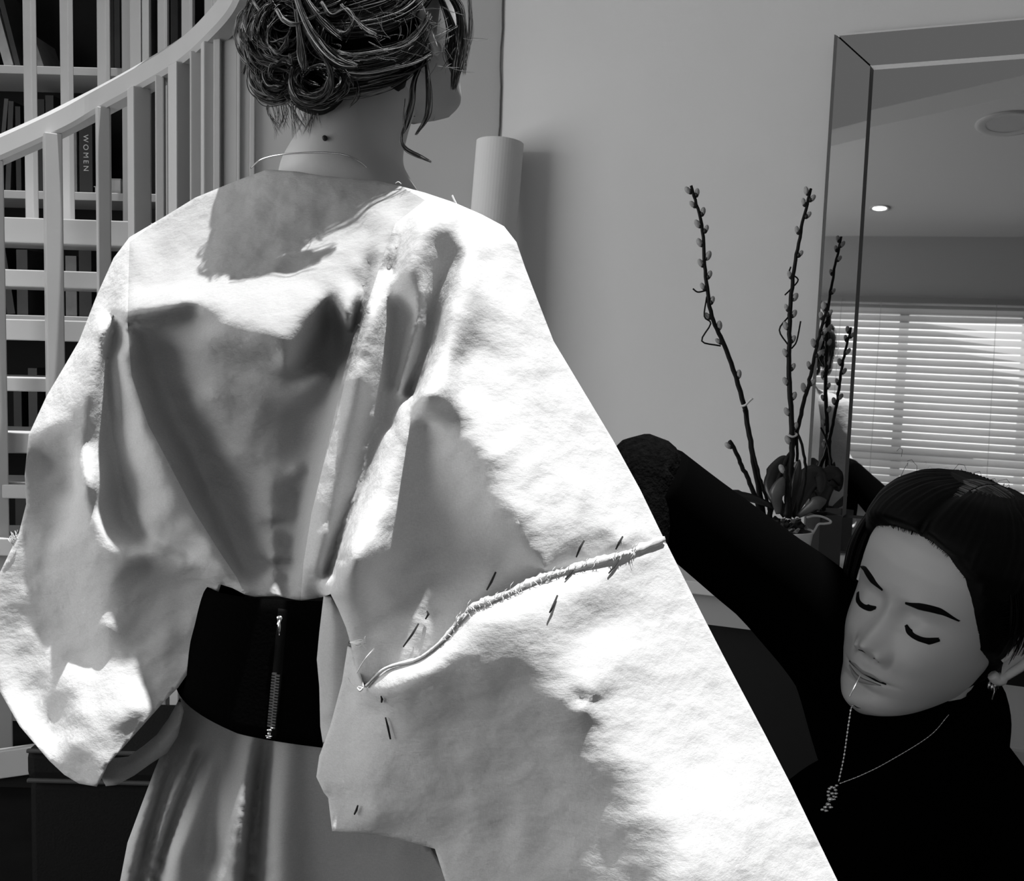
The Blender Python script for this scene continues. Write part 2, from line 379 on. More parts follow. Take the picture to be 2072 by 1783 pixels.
# ---- upper robe: yoke, back, both sleeves as far as the pinned seam
OUT_UP = [(540,343,1.045),(600,347,1.03),(650,355,1.02),(710,361,1.015),(760,365,1.015),(800,374,1.01),(860,390,.995),(920,410,.985),(975,434,.975),(1020,458,.965),(1045,490,.955),
 (1062,540,.95),(1085,600,.94),(1120,690,.93),(1180,790,.92),(1240,890,.91),(1295,990,.90),(1340,1083,.89),(1345,1092,.888),
 (1262,1122,.86),(1150,1157,.842),(1080,1178,.840),(1000,1212,.844),(955,1230,.848),(900,1292,.856),(840,1337,.862),(780,1352,.866),(738,1390,.870),
 (722,1360,.872),(710,1305,.878),(700,1270,.88),(684,1232,.888),(669,1202,.893),
 (655,1208,.96),(608,1216,.972),(560,1206,.978),(515,1208,.985),(495,1203,.985),(470,1190,.992),(447,1183,1.0),
 (430,1240,1.015),(415,1292,1.02),(395,1342,1.01),(360,1392,1.005),(330,1422,1.0),(290,1467,.99),(250,1512,.985),(218,1547,.98),(206,1575,.98),(196,1592,.985),
 (160,1586,1.0),(130,1568,1.01),(100,1540,1.02),(40,1470,1.05),(0,1400,1.075),(-18,1310,1.09),(-14,1210,1.095),(0,1158,1.095),(38,1080,1.095),(53,1020,1.095),(50,960,1.095),(58,880,1.09),
 (95,800,1.10),(128,745,1.105),(160,690,1.11),(195,600,1.115),(230,522,1.12),(262,480,1.12),(330,440,1.11),(395,400,1.095),(480,365,1.068)]
FEAT_UP = [
 # yoke: falls towards the camera down to the shoulder blades, then the lower back drops away
 [(330,520,1.075),(430,500,1.035),(540,480,1.01),(640,480,.995),(740,470,.985)],
 [(290,580,1.05),(400,570,1.003),(520,570,.970),(620,560,.960),(720,540,.957)],
 [(257,641,1.015),(330,629,.982),(395,618,.966)], [(395,618,.966),(410,650,.978),(440,684,.952),(500,708,.940),(550,722,.933),(583,736,.928),(625,665,.938),(665,600,.946),(688,632,.936),(705,660,.928),(722,600,.938)],
 [(262,660,1.050),(335,648,1.020),(395,640,1.006)], [(445,712,.992),(505,734,.984),(583,758,.978),(638,684,.980),(667,628,.976),(704,680,.970)],
 [(430,800,1.004),(520,800,.995),(600,800,.990),(650,760,.984)],
 [(480,920,1.012),(540,940,1.006),(600,950,1.0)],
 [(520,1060,1.014),(560,1060,1.01),(590,1060,1.006)],
 [(535,1140,1.012),(560,1140,1.008),(585,1140,1.004)],
 # gathers above the belt
 [(545,960,1.003),(552,1100,.996),(556,1200,.979)], [(575,1100,1.004),(582,1205,.982)],
 # left: fold panel beside the back, with the deep channel on its right
 [(300,720,1.058),(340,820,1.062),(400,950,1.058),(450,1060,1.040),(490,1150,1.012)],
 [(258,650,1.034),(266,760,1.026),(300,860,1.016),(335,925,1.008),(390,1030,1.000),(440,1110,.994),(480,1170,.988),(497,1198,.984)],
 [(240,720,1.044),(255,850,1.044),(275,960,1.040),(290,1050,1.032),(320,1092,1.022),(380,1128,1.008)],
 # recess between fold panel and left sleeve
 [(228,640,1.085),(215,740,1.085),(225,850,1.085),(245,960,1.082),(262,1040,1.070),(290,1085,1.048)],
 # left sleeve: outer ridge from the shoulder
 [(262,500,1.100),(248,570,1.075),(225,650,1.062),(206,720,1.056),(200,790,1.050),(186,850,1.046),(168,890,1.046)],
 [(58,880,1.09),(100,864,1.066),(135,844,1.054),(158,856,1.048),(168,890,1.046)],
 [(168,890,1.046),(160,950,1.044),(168,1010,1.038),(195,1062,1.028),(238,1100,1.020),(300,1115,1.012),(352,1128,1.006),(400,1148,.998),(447,1180,.996)],
 # shaded facet and the lower bag of the sleeve
 [(80,930,1.108),(115,985,1.102),(128,1040,1.09),(122,1090,1.078)], [(150,930,1.075),(158,1000,1.066)],
 [(300,1150,1.032),(380,1178,1.026),(430,1205,1.020)],
 [(122,1090,1.072),(150,1140,1.056),(185,1210,1.036),(215,1268,1.018)],
 [(75,1100,1.088),(100,1180,1.080),(140,1260,1.066),(165,1330,1.050)],
 [(280,1260,1.024),(350,1270,1.022),(400,1260,1.022)], [(260,1350,1.010),(330,1350,1.010)], [(180,1450,1.0),(230,1450,.986),(280,1440,.986)],
 [(60,1300,1.085),(80,1400,1.066),(105,1480,1.045)], [(150,1500,1.0),(200,1530,.982)],
 [(92,1360,1.062),(140,1395,1.03),(142,1360,1.04)],
 # right: edge of the back fold
 [(800,452,.970),(770,535,.945),(742,620,.928),(720,700,.926),(700,762,.930),(680,850,.938),(652,950,.945),(630,1040,.950),(614,1140,.958),(609,1205,.966)],
 [(752,530,.962),(730,618,.958),(705,700,.974),(686,762,.976),(665,850,.980),(637,950,.988),(615,1040,.990),(601,1140,.984)],
 [(788,570,.938),(772,660,.922),(758,760,.918),(738,860,.924),(710,960,.924),(676,1080,.930),(645,1180,.950)],
 [(800,620,.950),(795,700,.948),(780,790,.944),(765,870,.938),(735,970,.932),(700,1060,.936),(672,1160,.955)],
 # folds running from the right shoulder
 [(935,418,.965),(885,425,.948),(848,452,.930),(824,505,.920),(806,560,.922),(796,600,.930)],
 [(868,416,.974),(832,446,.968),(806,500,.962),(790,548,.962)],
 [(893,500,.928),(872,540,.918),(858,600,.910),(842,660,.908),(826,720,.914),(806,790,.926),(788,860,.936)],
 [(828,640,.938),(812,700,.944),(795,780,.950)],
 [(930,520,.925),(905,560,.934),(884,600,.942),(872,680,.946),(852,750,.950),(836,800,.952)],
 [(950,512,.918),(928,560,.900),(905,620,.892),(890,690,.884),(862,760,.880),(832,820,.880),(790,900,.880),(752,980,.880),(716,1050,.880),(692,1110,.884),(676,1170,.890)],
 # sleeve: nearest ridge, right of it the sunlit side
 [(980,520,.930),(985,620,.895),(930,742,.868),(972,890,.836),(1010,980,.822),(1042,1040,.814),(1075,1105,.812),(1102,1152,.816)],
 [(1040,620,.912),(1080,760,.888),(1130,900,.868),(1200,1020,.858),(1260,1100,.854)],
 [(860,860,.872),(850,960,.868),(820,1080,.866),(790,1180,.870)], [(940,1000,.846),(930,1100,.845),(900,1200,.854)], [(1020,1130,.828),(980,1190,.838)],
 [(760,1250,.870),(850,1250,.864)],
]
def crumple(amp, s):
    ph = RNG.uniform(0, 6.28, 40); kx_ = RNG.normal(0, 1, 40); ky_ = RNG.normal(0, 1, 40)
    kk = np.hypot(kx_, ky_); fr = RNG.uniform(.6, 2.2, 40) / s
    def fn(q, ed):
        v = np.zeros(len(q))
        for a, b, c_, f_, k_ in zip(kx_, ky_, ph, fr, kk): v += np.abs(np.sin((q[:, 0] * a / k_ + q[:, 1] * b / k_) * f_ + c_)) - .63
        return v / 6 * amp * np.clip(ed / 40, 0, 1)
    return fn
V, F, S_UP = sheet(OUT_UP, FEAT_UP, 8.0, 9.0, back=(.13, 160), extra=crumple(.0026, 38), cuts=[BACK + BACK[:1]])
robe_data = (V, F)

# ---- lower right sleeve, pinned on along the seam
OUT_LO = [(1345,1092,.886),(1300,1108,.866),(1262,1120,.848),(1210,1135,.835),(1150,1150,.826),(1080,1172,.820),(1020,1200,.812),(985,1216,.810),(950,1232,.812),(900,1290,.818),(840,1336,.826),(780,1354,.838),(738,1392,.852),
 (722,1340,.884),(706,1290,.902),(692,1380,.905),(668,1470,.900),(646,1530,.895),(640,1572,.888),(655,1604,.882),(664,1615,.882),(672,1682,.872),(770,1690,.858),(830,1704,.848),(880,1718,.840),(900,1780,.832),(935,1860,.82),
 (1000,1990,.81),(1400,1990,.745),(1800,1960,.80),(1738,1860,.815),(1695,1783,.825),(1650,1690,.832),(1600,1587,.842),(1550,1490,.852),(1500,1396,.862),(1460,1320,.868),(1420,1242,.876)]
FEAT_LO = [
 [(1300,1140,.858),(1180,1185,.812),(1060,1225,.795),(985,1255,.792),(940,1290,.796),(890,1335,.800),(830,1372,.808),(775,1395,.826)],
 [(1260,1240,.832),(1150,1290,.795),(1050,1310,.785),(960,1340,.790),(890,1380,.800),(820,1410,.816)],
 [(860,1470,.828),(960,1440,.808),(1080,1420,.786),(1180,1420,.780),(1300,1400,.808)],
 [(780,1560,.846),(900,1560,.830),(1040,1540,.808),(1180,1530,.782),(1280,1540,.776),(1400,1540,.806)],
 [(760,1660,.850),(900,1660,.834),(1080,1660,.808),(1240,1650,.776),(1340,1660,.764),(1460,1660,.784)],
 [(960,1780,.822),(1150,1780,.792),(1300,1780,.762),(1390,1780,.748),(1520,1780,.778)],
 [(712,1400,.892),(700,1500,.880),(690,1580,.872)], [(760,1440,.856),(770,1500,.852)],
 [(1255,1330,.806),(1190,1420,.776),(1150,1480,.784)], [(1290,1350,.812),(1230,1440,.786),(1200,1480,.782)],
]
V2, F2, S_LO = sheet(OUT_LO, FEAT_LO, 9.0, 12.0, back=(.09, 220), extra=crumple(.0018, 60))

# ---- skirt, side panel and the strip at the left cuff
SK_TOP = [(366,1414,1.050),(400,1426,1.069),(470,1450,1.038),(530,1462,1.021),(600,1468,1.013),(660,1466,1.010),(740,1466,1.015)]
OUT_SK = SK_TOP + [(800,1600,1.010),(860,1700,1.005),(915,1783,1.000),(985,1900,0.995),(1150,2500,0.995),(1250,3300,1.005),(60,3300,1.075),(170,2200,1.065),(243,1783,1.065),(258,1705,1.067),(282,1640,1.072),(312,1560,1.080),(340,1490,1.089)]
def down(l, n=3):
    (x0, y0, d0), (x1, y1, d1) = l[-2], l[-1]; s_ = (x1 - x0) / (y1 - y0)
    return l + [(x1 + s_ * (y - y1), y, d1) for y in (2100, 2700, 3290)][:n]
FEAT_SK = [down(l) for l in (
 [(355,1480,1.085),(318,1580,1.067),(285,1690,1.053),(262,1783,1.049)],
 [(374,1480,1.078),(345,1570,1.090),(310,1690,1.086),(285,1783,1.084)],
 [(398,1470,1.063),(384,1540,1.057),(335,1650,1.053),(302,1783,1.049)],
 [(412,1530,1.072),(370,1630,1.080),(332,1735,1.080),(316,1783,1.078)],
 [(424,1500,1.051),(400,1580,1.047),(352,1700,1.043),(332,1783,1.041)],
 [(470,1480,1.034),(440,1600,1.037),(415,1783,1.033)],
 [(524,1480,1.018),(505,1600,1.009),(486,1783,1.004)],
 [(540,1480,1.027),(523,1600,1.050),(506,1783,1.052)],
 [(556,1480,1.022),(540,1600,1.020),(527,1783,1.020)],
 [(577,1480,1.011),(559,1600,1.001),(549,1783,0.997)],
 [(620,1480,1.011),(615,1600,1.003),(620,1783,1.001)],
 [(690,1490,1.009),(700,1600,1.005),(720,1783,1.003)],
 [(760,1600,1.009),(790,1690,1.005),(830,1783,1.001)])]
V3, F3, S_SK = sheet(OUT_SK, FEAT_SK, 9.0, 7.0, back=(.20, 300), lstep=20.0)
OUT_SD = [(655,1204,.952),(668,1206,.95),(700,1250,.938),(722,1310,.935),(724,1400,.930),(700,1455,.925),(654,1510,.925),(648,1470,.94),(646,1390,.942),(641,1335,.945),(646,1280,.95)]
V4, F4, _ = sheet(OUT_SD, [[(672,1240,.936),(672,1340,.930),(666,1440,.928)]], 8.0, 8.0, back=(.012, 30))
OUT_CF = [(209,1546,1.055),(222,1535,1.06),(260,1531,1.062),(292,1508,1.055),(317,1487,1.045),(342,1452,1.035),(364,1412,1.028),(372,1440,1.024),(360,1490,1.022),(338,1524,1.024),(306,1545,1.03),(271,1570,1.038),(235,1589,1.045),(214,1591,1.05),(206,1576,1.052)]
V5, F5, _ = sheet(OUT_CF, [[(230,1565,1.04),(290,1530,1.03),(345,1480,1.018)]], 8.0, 8.0, back=(.010, 30))
# ================================================================== heads
HROWS = np.array([(-.114,.012,.074,.045),(-.110,.024,.083,.030),(-.103,.035,.090,.010),(-.093,.0435,.0915,-.010),(-.080,.0525,.0885,-.030),(-.064,.0595,.0905,-.050),(-.045,.0645,.0895,-.062),
 (-.025,.0685,.0875,-.075),(-.005,.0715,.0850,-.085),(.012,.0735,.0875,-.091),(.03,.0750,.0915,-.095),(.05,.0755,.0905,-.097),(.07,.0725,.0830,-.092),(.085,.0665,.0715,-.083),(.098,.0565,.0555,-.070),(.108,.042,.036,-.050),(.114,.026,.015,-.030),(.1165,.012,-.002,-.016)])
def _rowi(y, k):
    return np.interp(y, HROWS[:, 0], HROWS[:, k])
_yy = np.linspace(-.114, .1165, 300)
_sm = {}
for k in (1, 2, 3):
    v = _rowi(_yy, k); ker = np.exp(-np.linspace(-2, 2, 17) ** 2); ker /= ker.sum()
    vp = np.concatenate([np.full(8, v[0]), v, np.full(8, v[-1])]); _sm[k] = np.convolve(vp, ker, 'valid')
def row(y, k): return np.interp(y, _yy, _sm[k])
def G(x, y, cx, cy, sx, sy): return np.exp(-((x - cx) / sx) ** 2 - ((y - cy) / sy) ** 2)
def face_disp(x, y):
    ax = np.abs(x); z = 0 * x
    t = np.clip((.012 - y) / .044, 0, 1)                                   # nose: bridge to tip
    prof = np.where(y > -.032, .0022 + .0190 * t ** 1.6, 0) * np.clip((.020 - y) / .014, 0, 1)
    under = np.clip((y + .0525) / .0205, 0, 1); under = under ** 1.2 * (3 - 2 * under) if np.ndim(y) == 0 else under * under * (3 - 2 * under)
    prof = np.where(y <= -.032, .0212 * under, prof)
    wd = .0075 + .0050 * t
    z = z + prof * np.exp(-(ax / wd) ** 2.0)
    z = z + .0045 * G(x, y, 0, -.0325, .0090, .0075)
    z = z + .0100 * G(ax, y, .0140, -.0405, .0055, .0068)                    # wings
    z = z - .0055 * G(ax, y, .0075, -.0480, .0040, .0030)                   # nostrils
    z = z - .0030 * G(ax, y, .0205, -.0440, .0035, .0090)                   # crease beside the wing
    z = z - .0105 * G(ax, y, .018, .004, .011, .012) - .0065 * G(ax, y, .036, .002, .016, .011)
    z = z + .0075 * G(ax, y, .031, -.002, .0135, .0085)                    # closed lids
    z = z - .0022 * G(ax, y, .031, -.0095, .014, .0022)
    z = z + .0030 * G(ax, y, .028, .0215, .020, .006)                      # brow
    z = z + .0065 * G(ax, y, .040, -.032, .019, .020)                      # cheek
    z = z - .0030 * G(ax, y, .030, -.055, .010, .014)
    z = z + .0050 * G(x, y, 0, -.0610, .017, .0048) + .0058 * G(x, y, 0, -.0735, .015, .0052)
    z = z - .0050 * G(x, y, 0, -.0672, .021, .0018) - .0018 * G(x, y, 0, -.056, .0035, .005)
    z = z - .0040 * G(x, y, 0, -.0825, .018, .0045) + .0045 * G(x, y, 0, -.097, .014, .009)
    return z
def head_pt(y, th, off=0.0):
    """y height, th angle (0 front, pi back; positive = the head's left)"""
    w = row(y, 1); zf = row(y, 2); zb = row(y, 3); zc = np.minimum(-.005 + .0 * y, zf - .02) + np.where(y < -.08, (-.08 - y) * 1.2, 0)
    s, c = np.sin(th), np.cos(th); n = np.where(c > 0, 2.25, 2.0)
    r = (np.abs(s) ** n + np.abs(c) ** n) ** (-1 / n)
    x = w * s * r; z = zc + np.where(c > 0, zf - zc, zc - zb) * c * r
    d = np.where(c > 0, face_disp(x, y) * np.clip(c * 2.2, 0, 1), 0)
    z = z + d
    if np.any(off):
        x = x + off * s; z = z + off * c
    return np.stack([x, y + 0 * x, z], -1)
def face_z(x, y):
    w = row(y, 1); zf = row(y, 2); zc = -.005; n = 2.25
    return zc + (zf - zc) * (1 - np.clip(np.abs(x / w), 0, .999) ** n) ** (1 / n) + face_disp(x, y)
def head_mesh(fn, ny=190, nt=180):
    ys = np.linspace(-.1138, .1163, ny); th = np.concatenate([np.linspace(-math.pi, -1.3, 36, endpoint=False), np.linspace(-1.3, 1.3, nt - 72, endpoint=False), np.linspace(1.3, math.pi, 36, endpoint=False)])
    V = []; F = []
    for y in ys: V.extend(fn(head_pt(np.full(nt, y), th)))
    for i in range(ny - 1):
        for j in range(nt): F.append((i * nt + j, i * nt + (j + 1) % nt, (i + 1) * nt + (j + 1) % nt, (i + 1) * nt + j))
    F.append(tuple(range(nt))[::-1]); F.append(tuple((ny - 1) * nt + j for j in range(nt)))
    return V, F
def ear_data(fn, side):
    """ear: a dished plate with a rolled rim and a lobe"""
    c = np.array([side * .0735, -.016, -.014]); out = []
    a = np.array([side * .35, 0, -.94]); a /= np.linalg.norm(a); b = np.array([0, .98, -.17]); b /= np.linalg.norm(b); nrm = np.cross(a, b) * 1.0
    nrm = nrm * np.sign(nrm[0] * side)
    def e(u, v, h): return c + a * (.010 + u) + b * v + nrm * h
    rim = [(-.012, .012, .004), (-.006, .026, .006), (.006, .031, .008), (.016, .024, .010), (.018, .010, .010), (.014, -.006, .009), (.006, -.018, .007), (-.004, -.028, .005), (-.012, -.024, .003)]
    pts = crom([e(*q) for q in rim], 6); out.append(tube_data([fn(p) for p in pts], [.0032 + .0016 * math.sin(i / len(pts) * 3.14) + (.0022 if i > len(pts) * .8 else 0) for i in range(len(pts))], 8))
    inn = [(-.010, -.008, .003), (-.004, .004, .005), (.004, .014, .006), (.010, .010, .006)]
    pts = crom([e(*q) for q in inn], 6); out.append(tube_data([fn(p) for p in pts], .0032, 8))
    V = [fn(e(0, 0, .001))]; k = 24; F = []
    for r_ in (.5, 1.0):
        for j in range(k):
            w = 2 * math.pi * j / k; V.append(fn(e(.003 + .015 * r_ * math.cos(w), .001 + .028 * r_ * math.sin(w), .001 + .006 * r_ ** 2)))
    F += [(0, 1 + j, 1 + (j + 1) % k) for j in range(k)] + [(1 + j, 1 + k + j, 1 + k + (j + 1) % k, 1 + (j + 1) % k) for j in range(k)]
    out.append((V, F)); return merge(out)
def frame_fn(org, X, Y, Z, s=1.0):
    org, X, Y, Z = (np.array(q, float) for q in (org, X, Y, Z)); R = np.stack([X, Y, Z], 0) * s
    return lambda p: org + np.atleast_2d(p) @ R if np.ndim(p) > 1 else org + np.array(p) @ R
def rings_data(rings, wax, dax, n=40):
    """rings: (centre, half width, half depth)"""
    V = []; F = []; wax = np.array(wax); dax = np.array(dax)
    for c, a, b in rings:
        for j in range(n):
            w = 2 * math.pi * j / n; V.append(np.array(c) + wax * a * math.cos(w) + dax * b * math.sin(w))
    for i in range(len(rings) - 1):
        for j in range(n): F.append((i * n + j, i * n + (j + 1) % n, (i + 1) * n + (j + 1) % n, (i + 1) * n + j))
    F.append(tuple(range(n))[::-1]); F.append(tuple((len(rings) - 1) * n + j for j in range(n))); return V, F
def smooth_rings(keys, n=60):
    """keys: (z, cx, cy, a, b) -> smooth ring list"""
    k = np.array(keys, float); q = crom(k, max(2, n // len(k))); return [((r[1], r[2], r[0]), max(r[3], .002), max(r[4], .002)) for r in q]

M_skin = mat('skin', .42, .5, .35, noise=.06, nscale=14, bump=.04, bscale=240)
def hair_mat(name, lo, hi, rough=.32, spec=.9):
    m = bpy.data.materials.new(name); m.use_nodes = True; nt = m.node_tree; N = nt.nodes; L = nt.links; b = N['Principled BSDF']
    b.inputs['Roughness'].default_value = rough; b.inputs['Specular IOR Level'].default_value = spec
    g = N.new('ShaderNodeNewGeometry'); r = N.new('ShaderNodeMapRange'); r.inputs[3].default_value = lo; r.inputs[4].default_value = hi
    pw = N.new('ShaderNodeMath'); pw.operation = 'POWER'; pw.inputs[1].default_value = 3.6; L.new(g.outputs['Random Per Island'], pw.inputs[0]); L.new(pw.outputs[0], r.inputs[0])
    c = N.new('ShaderNodeCombineColor')
    for i in range(3): L.new(r.outputs[0], c.inputs[i])
    L.new(c.outputs[0], b.inputs['Base Color']); return m

# ================================================================== the woman being fitted, seen from behind
YAW = math.radians(33)
FWD = np.array([math.sin(YAW), math.cos(YAW), 0.0]); LEFT = np.array([-math.cos(YAW), math.sin(YAW), 0.0]); RIGHT = -LEFT
AX = P(690, 700, 1.125)[:2]
model = empty('person', (AX[0], AX[1], 0)); tag(model, 'person seen from behind in a white muslin robe with wide sleeves and black belt', 'person')
_t = math.radians(-19)                                                       # chin slightly down
HO = P(766, 34, 1.09)
HYAW = math.radians(38); HFW = np.array([math.sin(HYAW), math.cos(HYAW), 0.0]); HLEFT = np.array([-math.cos(HYAW), math.sin(HYAW), 0.0])
HZ = HFW * math.cos(_t) - np.array([0, 0, 1]) * math.sin(_t); HY = np.array([0, 0, 1]) * math.cos(_t) + HFW * math.sin(_t)
hf = frame_fn(HO, HLEFT, HY, HZ, 1.0)
parts_b = [head_mesh(hf, 120, 140), ear_data(hf, -1), ear_data(hf, 1)]
hx, hy = HO[0], HO[1]
def toward(a, t): return AX[0] * (1 - t) + hx * t, AX[1] * (1 - t) + hy * t
nk = toward(0, .75); n2 = toward(0, .35)
keys = [(1.600, hx - FWD[0] * .02, hy - FWD[1] * .02, .050, .056), (1.545, nk[0], nk[1], .0530, .057), (1.500, n2[0], n2[1], .0555, .058), (1.468, AX[0], AX[1], .066, .060), (1.445, AX[0], AX[1], .080, .060), (1.415, AX[0], AX[1], .105, .062),
 (1.375, AX[0], AX[1], .125, .066), (1.30, AX[0], AX[1], .135, .078), (1.20, AX[0], AX[1], .130, .082), (1.10, AX[0], AX[1], .125, .082), (1.02, AX[0], AX[1], .115, .080), (.93, AX[0], AX[1], .15, .09), (.84, AX[0], AX[1], .17, .10), (.74, AX[0], AX[1], .16, .10), (.70, AX[0], AX[1], .10, .07)]
parts_b.append(rings_data(smooth_rings(keys, 90), RIGHT, FWD))
for s in (-1, 1):
    q = AX + RIGHT[:2] * .085 * s
    parts_b.append(rings_data(smooth_rings([(.80, q[0], q[1], .07, .08), (.62, q[0], q[1], .075, .08), (.46, q[0], q[1], .055, .06), (.30, q[0], q[1], .05, .058), (.10, q[0], q[1], .033, .038), (.05, q[0], q[1], .034, .05), (.012, q[0] + FWD[0] * .03, q[1] + FWD[1] * .03, .042, .10), (.002, q[0] + FWD[0] * .03, q[1] + FWD[1] * .03, .04, .098)], 40), RIGHT, FWD, 24))
def limb(pts, rad): return tube_data(crom(pts, 8), np.interp(np.linspace(0, 1, (len(pts) - 1) * 8 + 1), np.linspace(0, 1, len(rad)), rad), 16)
parts_b.append(limb([AX.tolist() + [1.36], P(880, 560, 1.03), P(1040, 800, .985), P(1180, 960, .97), P(1180, 1120, 1.0), P(1190, 1250, 1.02)], [.06, .042, .036, .032, .028, .022]))
parts_b.append(limb([AX.tolist() + [1.36], P(400, 600, 1.17), P(250, 830, 1.16), P(200, 980, 1.14), P(190, 1150, 1.10), P(240, 1280, 1.09)], [.06, .042, .036, .032, .028, .022]))
Vb, Fb = merge(parts_b)
adopt(obj('body', Vb, Fb, M_skin, None, True), model)
# mole at the nape
vv, ff = lathe_data([(.0001, .002), (.0018, .0017), (.0026, .0008), (.0028, -.002)], P(657, 279, 1.046), 10, tuple(-FW))
adopt(obj('mole', vv, ff, mat('mole', .02, .6, .3), None, True), model)

# ---- belt
M_belt = mat('black_elastic_belt', .002, .9, .0, bump=.2, bscale=300)
M_zip = mat('zip_metal', .75, .25, .5, metal=1.0)
def belt_pt(th, v, off=0.0):
    """th 0 = towards the camera, v 0 top .. 1 bottom"""
    ytop, ybot = 1172.0, 1488.0
    hw = .131 + .030 * v; hd = .103 + .012 * v; n = 2.5
    s, c = math.sin(th), math.cos(th); r = (abs(s) ** n + abs(c) ** n) ** (-1 / n)
    x = (hw + off) * s * r; y = -(hd + off) * c * r
    z0 = P(690, 1166, 1.08)[2]; z1 = P(690, 1412, 1.08)[2]
    ctr = P(690, 1180, 1.068); drop = .010 * math.cos(th - .5) * (v - .2) - .030 * v * max(0, -s - .45)
    return np.array([ctr[0] + x, ctr[1] + y, z0 + (z1 - z0) * v - drop - .018 * (s < 0) * 0 + (.012 * s * v * -1)])
n_ = 120; V = []; F = []
vsb = np.linspace(0, 1, 12)
for v in vsb:
    for j in range(n_): V.append(belt_pt(2 * math.pi * j / n_, v))
for i in range(len(vsb) - 1):
    for j in range(n_): F.append((i * n_ + j, i * n_ + (j + 1) % n_, (i + 1) * n_ + (j + 1) % n_, (i + 1) * n_ + j))
belt = adopt(obj('belt', V, F, M_belt, None, True), model); tag(belt, 'wide black belt with a metal zip at the back')
bs = belt.modifiers.new('thick', 'SOLIDIFY'); bs.thickness = .003; bs.offset = 0
def belt_th(px):
    b = min(np.linspace(-1.4, .8, 600), key=lambda t: abs(px_of(belt_pt(t, .5))[0] - px)); return b
TZ = belt_th(562)
def on_belt(v, dth=0.0, off=.003): return belt_pt(TZ + dth, v, off)
def sub(o): o.parent = belt; o.matrix_parent_inverse = Matrix.Translation(model.location).inverted() if False else Matrix(); return o
teeth = []
for i in range(38):
    v = .52 + .38 * i / 37; q = on_belt(v); s = 1 if i % 2 else -1; a = on_belt(v, .02) - on_belt(v, -.02); a /= np.linalg.norm(a)
    nrm = np.cross(a, [0, 0, 1]); bm_ = bmesh.new(); box_bm(bm_, q + a * s * .0016, a, nrm, (0, 0, 1), .0022, .0010, .0008)
    bm_.verts.index_update(); teeth.append(([np.array(v_.co) for v_ in bm_.verts], [tuple(x.index for x in f_.verts) for f_ in bm_.faces])); bm_.free()
sub(obj('zip_teeth', *merge(teeth), mat('zip_teeth_metal', .35, .35, .5, metal=1.0)))
sub(tube('zip_tape', [on_belt(v, 0, .0008) for v in np.linspace(.06, .98, 40)], .0062, mat('zip_tape', .004, .8, .05), n=8, flat=.16))
def zslider(name, v0, v1, w):
    q0, q1 = on_belt(v0, 0, .006), on_belt(v1, 0, .006)
    V, F = tube_data(np.linspace(q0, q1, 8), [w * .5, w, w * .95, w * .7, w * .55, w * .55, w * .75, w * .5], 10, flat=.5); sub(obj(name, V, F, M_zip, None, True))
zslider('zip_slider', .10, .17, .0030)
sub(tube('zip_pull', [on_belt(.13, .006, .008), on_belt(.17, .01, .008), on_belt(.235, .012, .007)], [.0012, .0016, .0010], M_zip, n=6))
zslider('zip_stop', .905, .945, .0026); zslider('zip_stop', .95, .97, .0036)

# ---- clothes
robe = adopt(obj('robe', *robe_data, M_cloth, None, True), model)
robe.data.materials.append(M_back_shade)
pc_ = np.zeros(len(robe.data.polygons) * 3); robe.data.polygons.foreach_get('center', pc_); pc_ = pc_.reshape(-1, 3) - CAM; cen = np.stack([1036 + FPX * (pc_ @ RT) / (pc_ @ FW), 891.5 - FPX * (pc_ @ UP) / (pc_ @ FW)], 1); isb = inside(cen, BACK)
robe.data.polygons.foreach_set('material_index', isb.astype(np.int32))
slv = adopt(obj('sleeve_panel', V2, F2, M_cloth, None, True), model)
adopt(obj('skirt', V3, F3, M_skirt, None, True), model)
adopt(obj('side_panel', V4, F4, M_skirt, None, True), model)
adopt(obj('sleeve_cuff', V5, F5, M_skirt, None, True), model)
# ================================================================== staircase
stair = empty('staircase', tuple(P(150, 1620, 3.0)[:2]) + (0,)); tag(stair, 'white painted open staircase with tall slatted balustrade and curved handrail', 'staircase')
RAIL = crom([(-90,343,2.95),(0,303,2.92),(100,258,2.88),(200,207,2.84),(300,153,2.70),(380,104,2.54),(440,50,2.40),(490,-15,2.32),(520,-90,2.25)], 10)
rp = np.array([P(*q) for q in RAIL])
def sweep_rect(pts, hw, hh, bev):
    prof = [(-hw + bev, -hh), (hw - bev, -hh), (hw, -hh + bev), (hw, hh - bev * 2), (hw - bev * 2, hh), (-hw + bev * 2, hh), (-hw, hh - bev * 2), (-hw, -hh + bev)]
    t = np.gradient(pts, axis=0); t /= np.linalg.norm(t, axis=1)[:, None]; V = []; F = []; n = len(prof)
    for p_, t_ in zip(pts, t):
        s_ = np.cross(t_, [0, 0, 1]); s_ /= np.linalg.norm(s_); u_ = np.cross(s_, t_)
        V += [p_ + s_ * a + u_ * b for a, b in prof]
    for i in range(len(pts) - 1):
        for j in range(n): F.append((i * n + j, i * n + (j + 1) % n, (i + 1) * n + (j + 1) % n, (i + 1) * n + j))
    F += [tuple(range(n))[::-1], tuple((len(pts) - 1) * n + j for j in range(n))]; return V, F
adopt(obj('handrail', *sweep_rect(rp, .028, .036, .009), M_white, None, False), stair)
def rail_at(x): return np.array([np.interp(x, RAIL[:, 0], RAIL[:, k]) for k in (1, 2)])
